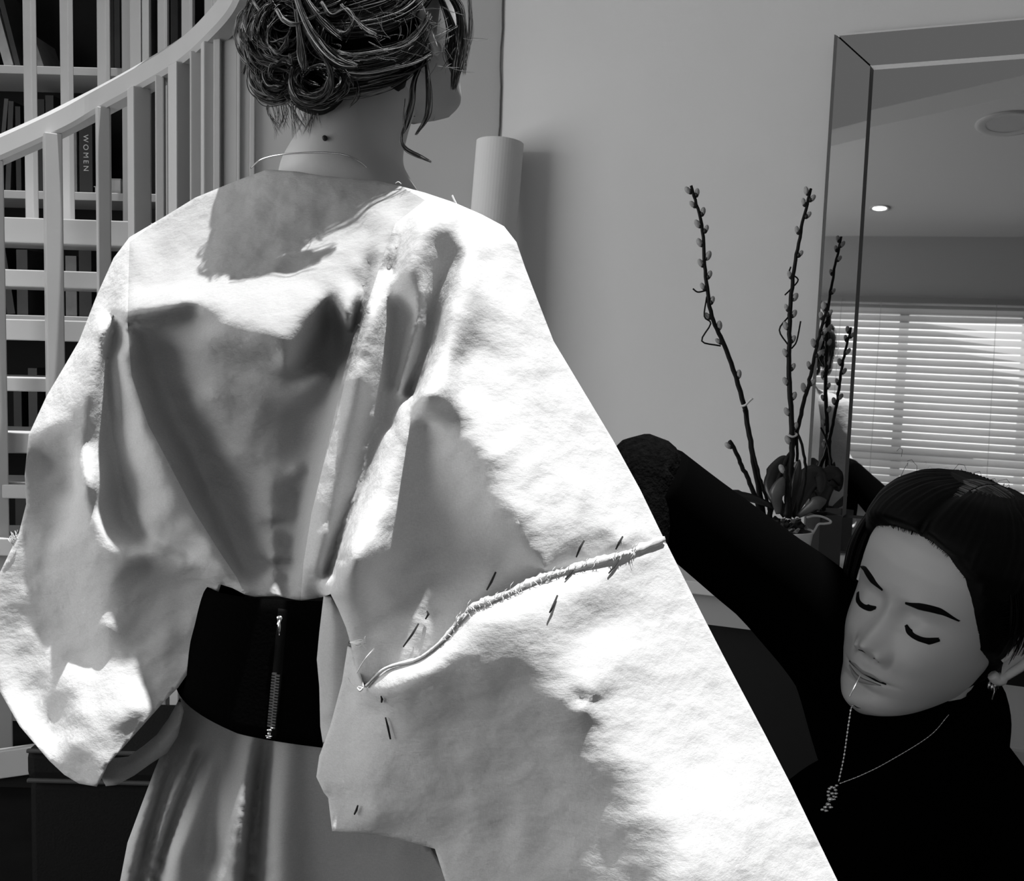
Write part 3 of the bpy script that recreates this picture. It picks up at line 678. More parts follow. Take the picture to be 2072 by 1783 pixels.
def slat(name, xc, w, t, yaw, d, ztop, zbot, yref=600):
    p_ = P(xc, yref, d); a = math.radians(yaw)
    ax = (math.cos(a), math.sin(a), 0); ay = (-math.sin(a), math.cos(a), 0)
    return adopt(box(name, (p_[0], p_[1], (ztop + zbot) / 2), (w, t, ztop - zbot), M_white, None, ax, ay, bevel=.003), stair)
# balustrade in front, from handrail to foot
for xc, w, t, yaw, zb in ((-8, .046, .040, 32, .04), (110, .046, .040, 32, .075), (211, .034, .030, 32, .11), (283, .046, .046, 40, .15), (326, .022, .03, 10, .17), (366, .044, .05, 42, .19), (398, .03, .03, 20, .2), (420, .026, .03, 30, .22)):
    y_, d_ = rail_at(xc); zt = P(xc, y_, d_)[2]
    slat('baluster', xc, w, t, yaw, d_ + .022, zt - .028, zb)
for xc, zb in ((104, .065), (276, .14)):
    y_, d_ = rail_at(xc); p_ = P(xc, 600, d_ + .005); adopt(box('baluster_foot', (p_[0], p_[1], zb), (.052, .046, .02), M_white, None, (math.cos(.55), math.sin(.55), 0), (-math.sin(.55), math.cos(.55), 0), bevel=.002), stair)
# balustrade of the far side, standing on the upper treads
for xc, w, t, yaw in ((62, .030, .03, -8), (136, .030, .03, -8), (211, .032, .03, -8), (278, .036, .03, -5), (297, .02, .03, 0), (331, .026, .03, -10), (381, .030, .035, -10), (424, .026, .03, 0)):
    slat('far_baluster', xc, w, t, yaw, 3.36, 2.9, P(xc, 446, 3.36)[2], 200)
# open treads
for y0, y1, d, yr in ((440, 490, 3.22, 6), (546, 580, 3.17, 4), (648, 690, 3.12, 0), (766, 794, 3.08, -2), (878, 920, 3.04, -4), (984, 1012, 3.0, -6), (1092, 1128, 2.98, -6), (1210, 1245, 2.97, -6)):
    a_, b_ = P(-60, y0 + 1, d), P(300, y0 + yr, d); z1 = (a_[2] + b_[2]) / 2; th = (y1 - y0) / FPX * d
    ex = np.array([b_[0] - a_[0], b_[1] - a_[1] + .04, 0]); ln = np.linalg.norm(ex); ex /= ln; ey = np.array([-ex[1], ex[0], 0])
    c_ = (a_ + b_) / 2 + ey * .10
    adopt(box('tread', (c_[0], c_[1], z1 - th / 2), (ln, .22, th), M_white, None, tuple(ex), tuple(ey), bevel=.003), stair)
a_, b_ = P(-60, 1556, 2.93), P(80, 1536, 2.90)
ex = b_ - a_; ln = np.linalg.norm(ex); ex /= ln; ey = np.cross([0, 0, 1], ex); ey /= np.linalg.norm(ey); ez = np.cross(ex, ey)
adopt(box('base_rail', (a_ + b_) / 2 + ey * .01, (ln, .03, .078), M_white, None, tuple(ex), tuple(ey), tuple(ez), bevel=.003), stair)
# solid dark first step under the feet
c_ = P(150, 1620, 3.03); adopt(box('bottom_step', (c_[0] - .3, c_[1] + .12, .03), (1.5, .42, .058), M_black), stair)
adopt(box('string_board', (P(60, 1480, 3.15)[0], P(60, 1480, 3.15)[1], .20), (.7, .03, .17), mat('stair_side', .22, .6, .3)), stair)
# door casing at the end of the wall
cas = empty('door_casing', tuple(P(470, 1700, 2.46)[:2]) + (0,)); tag(cas, 'white moulded door casing beside the stair rail', 'door frame')
for x0, x1, dd in ((431, 444, .000), (444, 452, .02), (452, 478, .012), (478, 484, -.004), (484, 503, .006), (503, 513, -.008)):
    a_, b_ = P(x0, 700, 2.455 + dd), P(x1, 700, 2.455 + dd)
    adopt(box('moulding', ((a_[0] + b_[0]) / 2, (a_[1] + b_[1]) / 2 + .03, ZC / 2), (abs(b_[0] - a_[0]), .06, ZC), M_white, bevel=.0015), cas)
# ================================================================== bookcase
M_case = mat('bookcase_white', .42, .5, .3)
M_caseb = mat('bookcase_back', .012, .8, .1)
bc = empty('bookcase', tuple(P(150, 700, 3.8)[:2]) + (0,)); tag(bc, 'tall painted bookcase behind the stair balusters', 'bookcase')
YB = P(150, 700, 3.85)[1]
XB0, XB1 = P(-420, 700, 3.8)[0], P(440, 700, 3.8)[0]
adopt(box('back_panel', ((XB0 + XB1) / 2, YB + .15, 1.3), (XB1 - XB0, .02, 2.6), M_caseb), bc)
shz = []
for y in (-160, 148, 392, 640, 890, 1130, 1370):
    z = P(130, y, 3.72)[2]; shz.append(z)
    adopt(box('shelf', ((XB0 + XB1) / 2, YB, z - .014), (XB1 - XB0, .27, .028), M_case, bevel=.002), bc)
for x in (-420, 262, 436):
    X_ = P(x, 700, 3.72)[0]; adopt(box('upright', (X_, YB, 1.3), (.035, .28, 2.6), M_case, bevel=.002), bc)
# books
M_page = mat('book_pages', .45, .8, .1, noise=.2, nscale=60, stretch=(1, 1, .05))
bmats = {g: mat('book_cover_%d' % int(g * 1000), g, .5, .3, noise=.2, nscale=20) for g in (.006, .012, .03, .06, .14, .32)}
def book(x0, x1, z_i, h_px, g, lean=0.0, label='', lying=False, pages=True):
    z = shz[z_i] + .001; d = 3.76; s = d / FPX
    w = (x1 - x0) * s; h = h_px * s
    base = P((x0 + x1) / 2, 700, d)
    root = empty('book', (base[0], YB - .02, z)); a = math.radians(lean)
    tag(root, label, 'book', 'books in the bookcase')
    ax = Vector((math.cos(a), 0, -math.sin(a))); az = Vector((math.sin(a), 0, math.cos(a)))
    lift = abs(math.sin(a)) * w / 2
    o_ = Vector((base[0], YB - .02, z + lift))
    if lying: cpos = Vector((base[0], YB - .02, z + h / 2)); az = Vector((0, 0, 1)); ax = Vector((1, 0, 0))
    else: cpos = o_ + az * h / 2
    dp = .17
    bm = bmesh.new()
    t = min(.003, w * .12)
    if lying:
        box_bm(bm, cpos + az * (h / 2 - t / 2), ax, (0, 1, 0), az, w / 2, dp / 2, t / 2); box_bm(bm, cpos - az * (h / 2 - t / 2), ax, (0, 1, 0), az, w / 2, dp / 2, t / 2)
    else:
        for s_ in (-1, 1): box_bm(bm, cpos + ax * s_ * (w / 2 - t / 2), ax, (0, 1, 0), az, t / 2, dp / 2, h / 2)
        box_bm(bm, cpos + Vector((0, -dp / 2, 0)), ax, (0, 1, 0), az, w / 2, t / 2, h / 2)
    adopt(obj_bm('cover', bm, bmats[g]), root)
    bm = bmesh.new(); box_bm(bm, cpos, ax, (0, 1, 0), az, w / 2 - t * (0 if lying else 1) - (.003 if lying else 0), dp / 2 - .004, h / 2 - (t if lying else .004)); adopt(obj_bm('pages', bm, M_page), root)
    return root, cpos, dp, w, h
BK = [
 (2, 14, 1, 175, .012, -16, 'dark book leaning left at the end of the top visible shelf'), (22, 40, 1, 170, .32, -15, 'pale book leaning left on the top visible shelf'), (44, 54, 1, 150, .03, -14, 'thin dark book leaning between two pale books'),
 (88, 100, 1, 62, .14, -18, 'small grey book leaning between the first two balusters'), (228, 238, 1, 165, .012, 0, 'tall black book at the right end of the top visible shelf'), (239, 250, 1, 160, .03, 0, 'tall dark grey book beside the bookcase upright'),
 (300, 312, 1, 150, .06, 0, 'grey book behind the narrow baluster right of the upright'), (350, 364, 1, 170, .03, 0, 'dark book behind the upper handrail'),
 (2, 10, 2, 180, .06, 6, 'thin grey book leaning right on the middle shelf'), (20, 30, 2, 175, .03, 3, 'dark book near the left edge of the middle shelf'), (42, 52, 2, 165, .012, 0, 'black book left of the first far baluster, middle shelf'),
 (80, 100, 2, 180, .006, 0, 'thick black book between the balusters on the middle shelf'), (102, 118, 2, 188, .012, 0, 'black book left of the pale spine'),
 (148, 163, 2, 150, .14, 0, 'pale spined book with dark title on the middle shelf'), (168, 194, 2, 134, .006, 0, 'black book with white lettered spine'), (396, 410, 2, 150, .03, 0, 'dark book seen through the gap beside the door casing'),
 (40, 62, 3, 130, .03, 0, 'dark grey book between the upper treads'), (20, 36, 3, 150, .012, -8, 'black book leaning between the upper treads'), (138, 160, 3, 120, .14, 0, 'light grey book behind the second far baluster below the tread'), (165, 190, 3, 150, .012, 0, 'thick black book above the second tread'),
 (30, 46, 4, 120, .012, 0, 'black book on the lower shelf left'), (60, 78, 4, 140, .03, 0, 'dark book with grey line on the lower shelf'), (152, 163, 4, 115, .06, 0, 'narrow grey book low behind the balusters'),
 (30, 52, 5, 110, .03, 0, 'dark book on the lowest visible shelf'), (64, 80, 5, 120, .012, 0, 'black book on the lowest visible shelf'),
]
bk_word = None
for q in BK:
    r_ = book(*q)
    if q[6].startswith('black book with white'): bk_word = r_
    if q[6].startswith('pale spined'): bk_pale = r_
lb, *_ = book(196, 222, 2, 14, .32, 0, 'pale book lying flat at the foot of the middle shelf books', True)
lb2, *_ = book(226, 250, 2, 30, .32, 0, 'pale box file lying beside the bookcase upright', True)
def spine_text(txt, bk, size, m, z_off):
    root, c_, dp, w, h = bk
    cu = bpy.data.curves.new('lettering', 'FONT'); cu.body = txt; cu.size = size; cu.align_x = 'CENTER'; cu.align_y = 'CENTER'; cu.extrude = .0003; cu.space_character = 1.5
    o = bpy.data.objects.new('lettering', cu); COL.objects.link(o)
    o.location = (c_.x, c_.y - dp / 2 - .0022, c_.z + z_off); o.rotation_euler = (math.pi / 2, math.pi / 2, 0); bpy.context.view_layer.update(); me = bpy.data.meshes.new_from_object(o); me.materials.clear(); me.materials.append(m)
    ob = bpy.data.objects.new('lettering', me); COL.objects.link(ob); ob.location = o.location; ob.rotation_euler = o.rotation_euler; bpy.data.objects.remove(o); adopt(ob, root)
spine_text('WOMEN', bk_word, .026, mat('white_print', .55, .6, .2), .02)

# ================================================================== roll in the corner
top = P(1012, 288, 2.47); bot = np.array([top[0] - .10, top[1] - .10, .002])
axr = (top - bot) / np.linalg.norm(top - bot); Lr = np.linalg.norm(top - bot)
roll = empty('paper_roll', tuple(bot)); tag(roll, 'tall white paper roll leaning in the corner behind the person', 'paper roll')
M_paper = mat('white_paper', .62, .7, .2)
V, F = lathe_data([(.0565, .005), (.0565, Lr - .001), (.055, Lr), (.020, Lr), (.020, Lr - .3)], tuple(bot), 48, tuple(axr)); adopt(obj('paper', V, F[:-1], M_paper, None, False), roll)
# ================================================================== console table
ZT = .858
KW = KX + NW * .0
def wl(s, o, z): return np.array([KX[0] + E1[0] * s + NW[0] * o, KX[1] + E1[1] * s + NW[1] * o, z])
tab = empty('console_table', tuple(wl(1.2, .25, 0))); tag(tab, 'pale console table standing under the leaning mirror', 'table')
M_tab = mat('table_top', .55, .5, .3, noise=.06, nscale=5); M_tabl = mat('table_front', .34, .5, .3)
adopt(box('table_top', wl(1.15, .275, ZT - .012), (1.7, .53, .024), M_tab, None, tuple(E1), tuple(-NW), bevel=.002), tab)
adopt(box('under_table_dark', wl(1.15, .24, (ZT - .03) / 2), (1.62, .44, ZT - .032), M_black, None, tuple(E1), tuple(-NW)), tab)  # added black box standing in for the dark space under the table
adopt(box('apron', wl(1.15, .50, ZT - .055), (1.64, .02, .06), M_tabl, None, tuple(E1), tuple(-NW)), tab)
fp = empty('folded_paper', tuple(wl(.44, .40, ZT))); tag(fp, 'folded white paper lying on the table end', 'paper')
a_, b_, c_, d_ = wl(.34, .30, ZT + .001), wl(.52, .28, ZT + .001), wl(.54, .47, ZT + .001), wl(.36, .49, ZT + .001)
m1, m2 = (a_ + d_) / 2 + [0, 0, .012], (b_ + c_) / 2 + [0, 0, .012]
adopt(obj('sheet', [a_, b_, m2, m1, c_, d_, *(q + np.array([0, 0, .0006]) for q in (a_, b_, m2, m1, c_, d_))], [(0, 1, 2, 3), (3, 2, 4, 5), (9, 8, 7, 6), (11, 10, 8, 9), (0, 6, 7, 1), (4, 10, 11, 5), (1, 7, 8, 2), (2, 8, 10, 4), (0, 3, 9, 6), (3, 5, 11, 9)], M_paper), fp)
du = empty('drawer_unit', tuple(wl(1.42, .75, 0))); tag(du, 'pale grey low drawer unit beside the crouching person', 'drawer unit')
cc = P(2120, 1500, 1.50); M_du = mat('drawer_unit_paint', .30, .6, .3)
adopt(box('carcass', (cc[0], cc[1], .38), (.30, .30, .76), M_du, None, tuple(E1), tuple(-NW), bevel=.004), du)
for z in (.14, .37, .61): adopt(box('drawer_front', np.array([cc[0], cc[1], z]) + NW * .156, (.28, .014, .19), M_du, None, tuple(E1), tuple(-NW), bevel=.003), du)
# dark upholstered box on the floor behind the robe
ot = empty('storage_ottoman', tuple(P(270, 1640, 2.3)[:2]) + (0,)); tag(ot, 'dark upholstered storage box on the floor behind the robe', 'ottoman')
c_ = P(275, 1600, 2.38); M_ot = mat('dark_upholstery', .010, .85, .1, bump=.3, bscale=200)
adopt(box('body', (c_[0] - .03, c_[1], .16), (.29, .30, .32), M_ot, bevel=.015), ot)
adopt(box('lid', (c_[0] - .03, c_[1], .36), (.30, .31, .07), M_ot, bevel=.02), ot)
for z in (.327, .392): adopt(box('piping', (c_[0] - .03, c_[1] - .156, z), (.29, .01, .008), mat('piping', .05, .6, .3), bevel=.003), ot)

# ================================================================== mirror
M_mir = mat('mirror_glass', .62, .015, .5, metal=1.0); M_edge = mat('mirror_edge_lit', .85, .45, .5, metal=.1); M_edk = mat('mirror_edge_shaded', .10, .2, .5, metal=.5); M_dk = mat('mirror_gap', .02, .4, .4)
TLm = on_plane(1688, 68, KX + NW * .03, NW); la = math.radians(5.5)
EM2 = math.cos(la) * np.array([0, 0, 1.0]) - math.sin(la) * NW; NM = np.cross(E1, EM2); NM *= np.sign(NM @ NW)
LM = (TLm[2] - ZT - .002) / EM2[2]; WM = 1.05; FWm = .078
def mp_(s, t, o=0.0): return TLm + E1 * s - EM2 * t + NM * o
mir = empty('mirror', tuple(mp_(WM / 2, LM))); tag(mir, 'large silver-edged mirror leaning on the wall above the table', 'mirror')
bm = bmesh.new(); box_bm(bm, mp_(WM / 2, LM / 2, -.012), E1, NM, EM2, WM / 2 - .004, .010, LM / 2 - .002); adopt(obj_bm('backing', bm, M_dk), mir)
def slab4(name, q, m, thick=.004):
    q = [np.array(x) for x in q]; n_ = np.cross(q[1] - q[0], q[3] - q[0]); n_ /= np.linalg.norm(n_); n_ *= np.sign(n_ @ NM)
    return adopt(obj(name, q + [x - n_ * thick for x in q], [(0, 1, 2, 3), (7, 6, 5, 4), (0, 4, 5, 1), (1, 5, 6, 2), (2, 6, 7, 3), (3, 7, 4, 0)], m), mir)
i_ = FWm; h_o, h_i = .006, .009
slab4('pane', [mp_(i_ + .006, i_ + .006, .002), mp_(WM - i_ - .006, i_ + .006, .002), mp_(WM - i_ - .006, LM - i_ - .006, .002), mp_(i_ + .006, LM - i_ - .006, .002)], M_mir)
g = .0022
slab4('frame_strip', [mp_(g + .008, .008, h_o), mp_(WM - g - .008, .008, h_o), mp_(WM - i_ - g, i_, h_i), mp_(i_ + g, i_, h_i)], M_mir)
slab4('frame_strip', [mp_(.008, g + .008, h_o), mp_(i_, i_ + g, h_i), mp_(i_, LM - i_ - g, h_i), mp_(.008, LM - .008 - g, h_o)], M_mir)
slab4('frame_strip', [mp_(WM - .008, g + .008, h_o), mp_(WM - i_, i_ + g, h_i), mp_(WM - i_, LM - i_ - g, h_i), mp_(WM - .008, LM - .008 - g, h_o)], M_mir)
slab4('frame_strip', [mp_(g + .008, LM - .008, h_o), mp_(WM - g - .008, LM - .008, h_o), mp_(WM - i_ - g, LM - i_, h_i), mp_(i_ + g, LM - i_, h_i)], M_mir)
for q in ([mp_(0, 0, -.004), mp_(WM, 0, -.004), mp_(WM - .008, .008, h_o), mp_(.008, .008, h_o)], [mp_(0, 0, -.004), mp_(.008, .008, h_o), mp_(.008, LM - .008, h_o), mp_(0, LM, -.004)], [mp_(i_, i_, h_i), mp_(WM - i_, i_, h_i), mp_(WM - i_ - .008, i_ + .008, .001), mp_(i_ + .008, i_ + .008, .001)], [mp_(i_, i_, h_i), mp_(i_ + .008, i_ + .008, .001), mp_(i_ + .008, LM - i_ - .008, .001), mp_(i_, LM - i_, h_i)]):
    dx = abs((q[1] - q[0]) @ E1); slab4('bevelled_edge', q, M_edge if dx > .2 else M_edk, .003)  # top edges coloured bright, side edges dark, for the reflections they catch

# ================================================================== pots and willow
dp0 = 2.000
rc = np.array([0, 0, 0.0]); pc = P(1590, 1100, dp0); pc[2] = ZT + .001
pot = empty('orchid_pot', tuple(pc)); tag(pot, 'white pot of bark and dark orchid leaves on the console table', 'potted plant')
zr = P(1590, 1072, dp0)[2]; hp = zr - ZT; V, F = lathe_data([(.036, 0), (.038, .002), (.050, hp - .004), (.0515, hp - .002), (.0515, hp), (.049, hp), (.047, hp - .012), (.001, hp - .014)], tuple(pc), 40)
adopt(obj('pot', V, F[:-1], mat('white_ceramic', .62, .25, .5), None, True), pot)
M_leaf = mat('orchid_leaf', .010, .35, .5, noise=.4, nscale=30); M_leafl = mat('orchid_leaf_pale', .06, .4, .5, noise=.3, nscale=30)
M_bark = mat('bark_dark', .02, .8, .2, noise=.6, nscale=80); M_barkl = mat('bark_pale', .22, .8, .2, noise=.5, nscale=70)
for i in range(46):
    a = RNG.uniform(0, 6.28); r_ = .037 * math.sqrt(RNG.uniform(0, 1)); c_ = pc + np.array([r_ * math.cos(a), r_ * math.sin(a), hp + .002 + RNG.uniform(0, .022) * (1 - r_ / .06)])
    ax = Vector(RNG.normal(0, 1, 3)).normalized(); ay = ax.orthogonal().normalized(); az = ax.cross(ay)
    bm = bmesh.new(); vs_ = box_bm(bm, c_, ax, ay, az, RNG.uniform(.004, .011), RNG.uniform(.003, .007), RNG.uniform(.0015, .003))
    for v_ in vs_: v_.co += Vector(RNG.normal(0, .0012, 3))
    adopt(obj_bm('bark_chip', bm, M_barkl if i % 4 == 0 else M_bark), pot)
adopt(obj('compost', *lathe_data([(.0475, hp - .012), (.0478, hp - .003), (.03, hp + .003), (.001, hp + .004)], tuple(pc), 28), M_bark, None, True), pot)
def leaf(pts, wid, m, name='leaf'):
    c_ = crom(pts, 8); t = np.gradient(c_, axis=0); t /= np.linalg.norm(t, axis=1)[:, None]; V = []; F = []; n = len(c_)
    vw = (c_ - CAM); vw /= np.linalg.norm(vw, axis=1)[:, None]
    for i in range(n):
        u = i / (n - 1); w = wid * (math.sin(math.pi * min(1, .12 + .88 * u)) ** .6 if u < .999 else .02) * (.55 + .45 * u if u < .5 else 1)
        s_ = np.cross(t[i], vw[i]); s_ /= np.linalg.norm(s_); nn = np.cross(s_, t[i])
        for j, (k_, h_) in enumerate(((-1, .25), (-.5, .08), (0, 0), (.5, .08), (1, .25))): V.append(c_[i] + s_ * w * k_ + nn * w * h_)
    for i in range(n - 1):
        for j in range(4): F.append((i * 5 + j, i * 5 + j + 1, (i + 1) * 5 + j + 1, (i + 1) * 5 + j))
    o = adopt(obj(name, V, F, m, None, True), pot); s_ = o.modifiers.new('t', 'SOLIDIFY'); s_.thickness = .0016; return o
leaf([P(1590, 1045, 2.000), P(1560, 985, 2.020), P(1585, 940, 2.040), P(1600, 930, 2.050)], .020, M_leaf)
leaf([P(1600, 1045, 2.020), P(1630, 985, 2.060), P(1650, 965, 2.070), P(1660, 1000, 2.060)], .026, M_leaf)
leaf([P(1575, 1030, 1.980), P(1520, 1008, 1.960), P(1470, 1003, 1.950), P(1430, 1010, 1.950)], .011, M_leaf)
leaf([P(1575, 1040, 1.970), P(1572, 1000, 1.960), P(1585, 965, 1.960)], .014, M_leafl)
leaf([P(1615, 1045, 1.980), P(1650, 1020, 1.960), P(1672, 1012, 1.960)], .013, M_leafl)
leaf([P(1600, 1040, 1.990), P(1610, 980, 1.980), P(1618, 930, 1.980)], .009, M_leaf)
vase = empty('square_vase', tuple(P(1664, 1100, 2.060)[:2]) + (ZT + .001,)); tag(vase, 'dark square vase with a white cord beside the orchid pot', 'vase')
vc = P(1664, 1100, 2.060); hv = P(1664, 1040, 2.060)[2] - ZT
bm = bmesh.new(); ang = .3; ax = (math.cos(ang), math.sin(ang), 0); ay = (-math.sin(ang), math.cos(ang), 0)
for s_ in (-1, 1):
    box_bm(bm, (vc[0] + ax[0] * .023 * s_, vc[1] + ax[1] * .023 * s_, ZT + hv / 2 + .001), ax, ay, (0, 0, 1), .002, .025, hv / 2)
    box_bm(bm, (vc[0] + ay[0] * .023 * s_, vc[1] + ay[1] * .023 * s_, ZT + hv / 2 + .001), ax, ay, (0, 0, 1), .021, .002, hv / 2)
box_bm(bm, (vc[0], vc[1], ZT + .004), ax, ay, (0, 0, 1), .021, .021, .003)
adopt(obj_bm('vase_body', bm, mat('dark_glass', .02, .2, .6)), vase)
cp = crom([P(*q) for q in ((1633,1047,2.035),(1648,1044,2.020),(1664,1046,2.015),(1679,1053,2.015),(1680,1058,2.010),(1668,1060,2.005),(1656,1061,2.000),(1650,1070,2.000),(1644,1080,1.995),(1637,1090,1.990))], 6)
adopt(tube('cord', cp, .0022, M_paper, n=7), vase)
adopt(tube('cord_knot', [P(1637, 1086, 1.990), P(1634, 1094, 1.990), P(1632, 1101, 1.990)], [.003, .0042, .001], M_paper, n=7), vase); adopt(tube('cord_knot', [P(1637, 1088, 1.988), P(1640, 1097, 1.988)], [.003, .001], M_paper, n=7), vase)

M_stem = mat('willow_bark', .006, .6, .2); M_catd = mat('catkin_scale', .02, .6, .3); M_catl = mat('catkin_fur', .34, .9, .1, noise=.2, nscale=200)
def ell_data(c, ax, la_, r_, n=8, m_=6):
    ax = Vector(ax).normalized(); return lathe_data([(max(.0001, r_ * math.sin(math.pi * k / m_)), -la_ * math.cos(math.pi * k / m_)) for k in range(m_ + 1)], tuple(c), n, tuple(ax))
def willow(label, path, r0, r1, cats, twigs=(), pale=True):
    pts = crom([P(*q) for q in path], 8); n = len(pts)
    root = empty('willow_branch', tuple(pts[-1])); tag(root, label, 'branch', 'pussy willow branches in the pot')
    adopt(tube('stem', pts + np.stack([RNG.normal(0, .0006, n) for _ in range(3)], 1), np.linspace(r0, r1, n) * 1.25, M_stem, n=7), root)
    for tw in twigs: adopt(tube('twig', crom([P(*q) for q in tw], 4), .0016, M_stem, n=5), root)
    pxs = np.array([px_of(p_) for p_ in pts])
    for i, y in enumerate(cats):
        k = int(np.argmin(np.abs(pxs[:, 1] - y))); k = min(max(k, 1), n - 2); p_ = pts[k]; t = pts[k - 1] - pts[k + 1]; t /= np.linalg.norm(t)
        s_ = RT * (1 if i % 2 else -1); s_ = s_ - t * (s_ @ t); s_ /= np.linalg.norm(s_)
        dr = t * .9 + s_ * .4; sz = RNG.uniform(.85, 1.15); c_ = p_ + s_ * .0075 + t * .003
        cat = adopt(obj('catkin', *ell_data(c_, dr, .0085 * sz, .0050 * sz), M_catl, None, True), root)
        sc = obj('scale', *ell_data(c_ - dr * .004 - s_ * .0012, dr, .0058, .0046), M_catd, None, True); sc.parent = cat; sc.matrix_parent_inverse = Matrix()
    return root
DW = 1.980
willow('tall pussy willow branch leaning left beside the mirror', [(1398,376,1.920),(1420,455,1.930),(1428,560,1.940),(1440,640,1.950),(1470,710,1.960),(1505,820,1.970),(1522,920,1.980),(1545,1045,1.990)], .0022, .0046,
  (378,394,412,430,450,470,490,515,535,560,585,610,640,668,690,765), [((1428,588,1.940),(1412,591,1.940),(1402,584,1.940)), ((1430,600,1.945),(1425,640,1.945),(1438,655,1.945),(1420,690,1.945),(1458,700,1.955))])
willow('tall upright pussy willow branch against the mirror edge', [(1641,380,2.000),(1620,470,2.000),(1605,560,2.000),(1598,650,1.990),(1597,760,1.990),(1602,880,1.990),(1600,980,1.990),(1596,1050,1.990)], .0022, .0050,
  (384,404,418,440,470,510,560,600,622,642,665,690,718,740,768,800,830,870,900,940), [((1600,540,2.000),(1598,552,2.000),(1615,566,2.000),(1600,585,2.000),(1588,597,2.000)), ((1596,640,1.990),(1577,668,1.990),(1596,700,1.990)), ((1620,650,2.000),(1612,690,2.000),(1602,705,1.990))])
willow('shorter pussy willow branch bending right towards the mirror', [(1676,615,2.020),(1655,690,2.020),(1640,760,2.010),(1625,820,2.000),(1606,900,2.000),(1580,960,2.000),(1556,1045,2.000)], .0022, .0042, (620,634,645,672,700,720,745,772,790))
willow('short bare pussy willow twig at the left of the pot', [(1478,892,1.950),(1495,930,1.960),(1520,985,1.970),(1542,1045,1.980)], .0030, .0040, (900,))
willow('slim bare branch curving between the tall ones', [(1600,850,2.030),(1622,900,2.030),(1630,960,2.030),(1612,1045,2.020)], .0020, .0028, ())
willow('small dark willow spur rising from the bark', [(1590,945,1.970),(1592,1000,1.970),(1592,1045,1.970)], .0040, .0048, (945,))
willow('side branch beside the left willow stem', [(1505,830,1.965),(1530,940,1.970),(1548,1000,1.980),(1560,1048,1.985)], .0018, .0028, ())
willow('side branch tied to the upright willow stem', [(1612,870,1.995),(1612,950,2.000),(1606,1045,2.000)], .0020, .0030, ())
tie = tube('plant_tie', crom([P(1594,880,1.983),P(1604,884,1.982),P(1612,880,1.986),P(1606,876,2.000),P(1596,877,1.998)], 4), .0022, M_paper, n=6); tag(tie, 'white plant tie round the upright willow stems', 'plant tie')
tie = tube('plant_tie', crom([P(1499,822,1.960),P(1508,820,1.956),P(1516,812,1.956),P(1523,806,1.956)], 4), .0022, M_paper, n=6); tag(tie, 'white plant tie on the left leaning willow stem', 'plant tie')
# ================================================================== the person crouching at the sleeve
HR = np.array([[0.5941, 0.1983, -0.7796], [-0.749, -0.2172, -0.626], [-0.2934, 0.9558, 0.0195]])
HT = CAM + (np.array([0.4015, 0.9589, 1.0432]) - CAM) / .92
h2 = frame_fn(HT, HR[:, 0], HR[:, 1], HR[:, 2], 1.0)
helper = empty('person', (P(1820, 1783, 1.2)[0], P(1820, 1783, 1.2)[1], 0)); tag(helper, 'person in black crouching with head bowed, raised arm reaching behind the sleeve', 'person')
hb = [head_mesh(h2, 230, 220), ear_data(h2, 1), ear_data(h2, -1)]
nb = [h2((0, -.05, -.03)), h2((0, -.10, -.045)), P(1905, 1420, 1.13), P(1890, 1500, 1.17), P(1860, 1650, 1.19), P(1850, 1900, 1.20)]
hb.append(tube_data(crom(nb, 8), np.interp(np.linspace(0, 1, 41), [0, .2, .4, .6, .8, 1], [.05, .052, .052, .07, .10, .11]), 24))
Vh, Fh = merge(hb)
M_skin2 = mat('skin_fair', .60, .45, .4, noise=.05, nscale=14, bump=.03, bscale=260)
adopt(obj('body', Vh, Fh, M_skin2, None, True), helper)
M_hblk = mat('black_brow', .004, .7, .1)
def face_strip(name, pts, wid, off, m, n=10, flat=.35):
    """a thin raised strip lying on the face; pts (x, y) in the head's own frame"""
    c = crom([(a, b) for a, b in pts], n); z = face_z(c[:, 0], c[:, 1]) + off
    q = [h2((a, b, zz)) for (a, b), zz in zip(c, z)]; k = len(q)
    w = np.interp(np.linspace(0, 1, k), np.linspace(0, 1, len(wid)), wid)
    t = np.gradient(np.array(q), axis=0); V = []; F = []; nz = HR[:, 2]
    for i in range(k):
        tt = t[i] / (np.linalg.norm(t[i]) + 1e-12); u = np.cross(nz, tt); u /= np.linalg.norm(u)
        for a, b in ((-1, -.001), (-.5, .0006), (.5, .0006), (1, -.001)): V.append(q[i] + u * w[i] * a + nz * b)
    for i in range(k - 1):
        for j in range(3): F.append((i * 4 + j, i * 4 + j + 1, (i + 1) * 4 + j + 1, (i + 1) * 4 + j))
        F.append((i * 4 + 3, i * 4, (i + 1) * 4, (i + 1) * 4 + 3))
    return adopt(obj(name, V, F, m, None, True), helper)
for s in (-1, 1):
    face_strip('eyebrow', [(s * .013, .0185), (s * .026, .0225), (s * .042, .0245), (s * .056, .0195)], [.0016, .0036, .0034, .0008], .0008, M_hblk)
    face_strip('eyelashes', [(s * .017, -.0045), (s * .024, -.0085), (s * .032, -.0100), (s * .040, -.0085), (s * .047, -.0045)], [.0016, .0040, .0050, .0044, .0020], .0012, M_hblk)
    face_strip('nostril', [(s * .0045, -.0468), (s * .0080, -.0475), (s * .0115, -.0462)], [.0008, .0018, .0008], .0006, mat('nostril', .01, .8, .1))
face_strip('mouth_line', [(-.0215, -.0668), (-.012, -.0668), (0, -.0677), (.012, -.0670), (.0220, -.0670)], [.0004, .0012, .0020, .0026, .0008], .0012, mat('mouth_line', .006, .7, .1))
M_lip = mat('lips', .30, .4, .4)
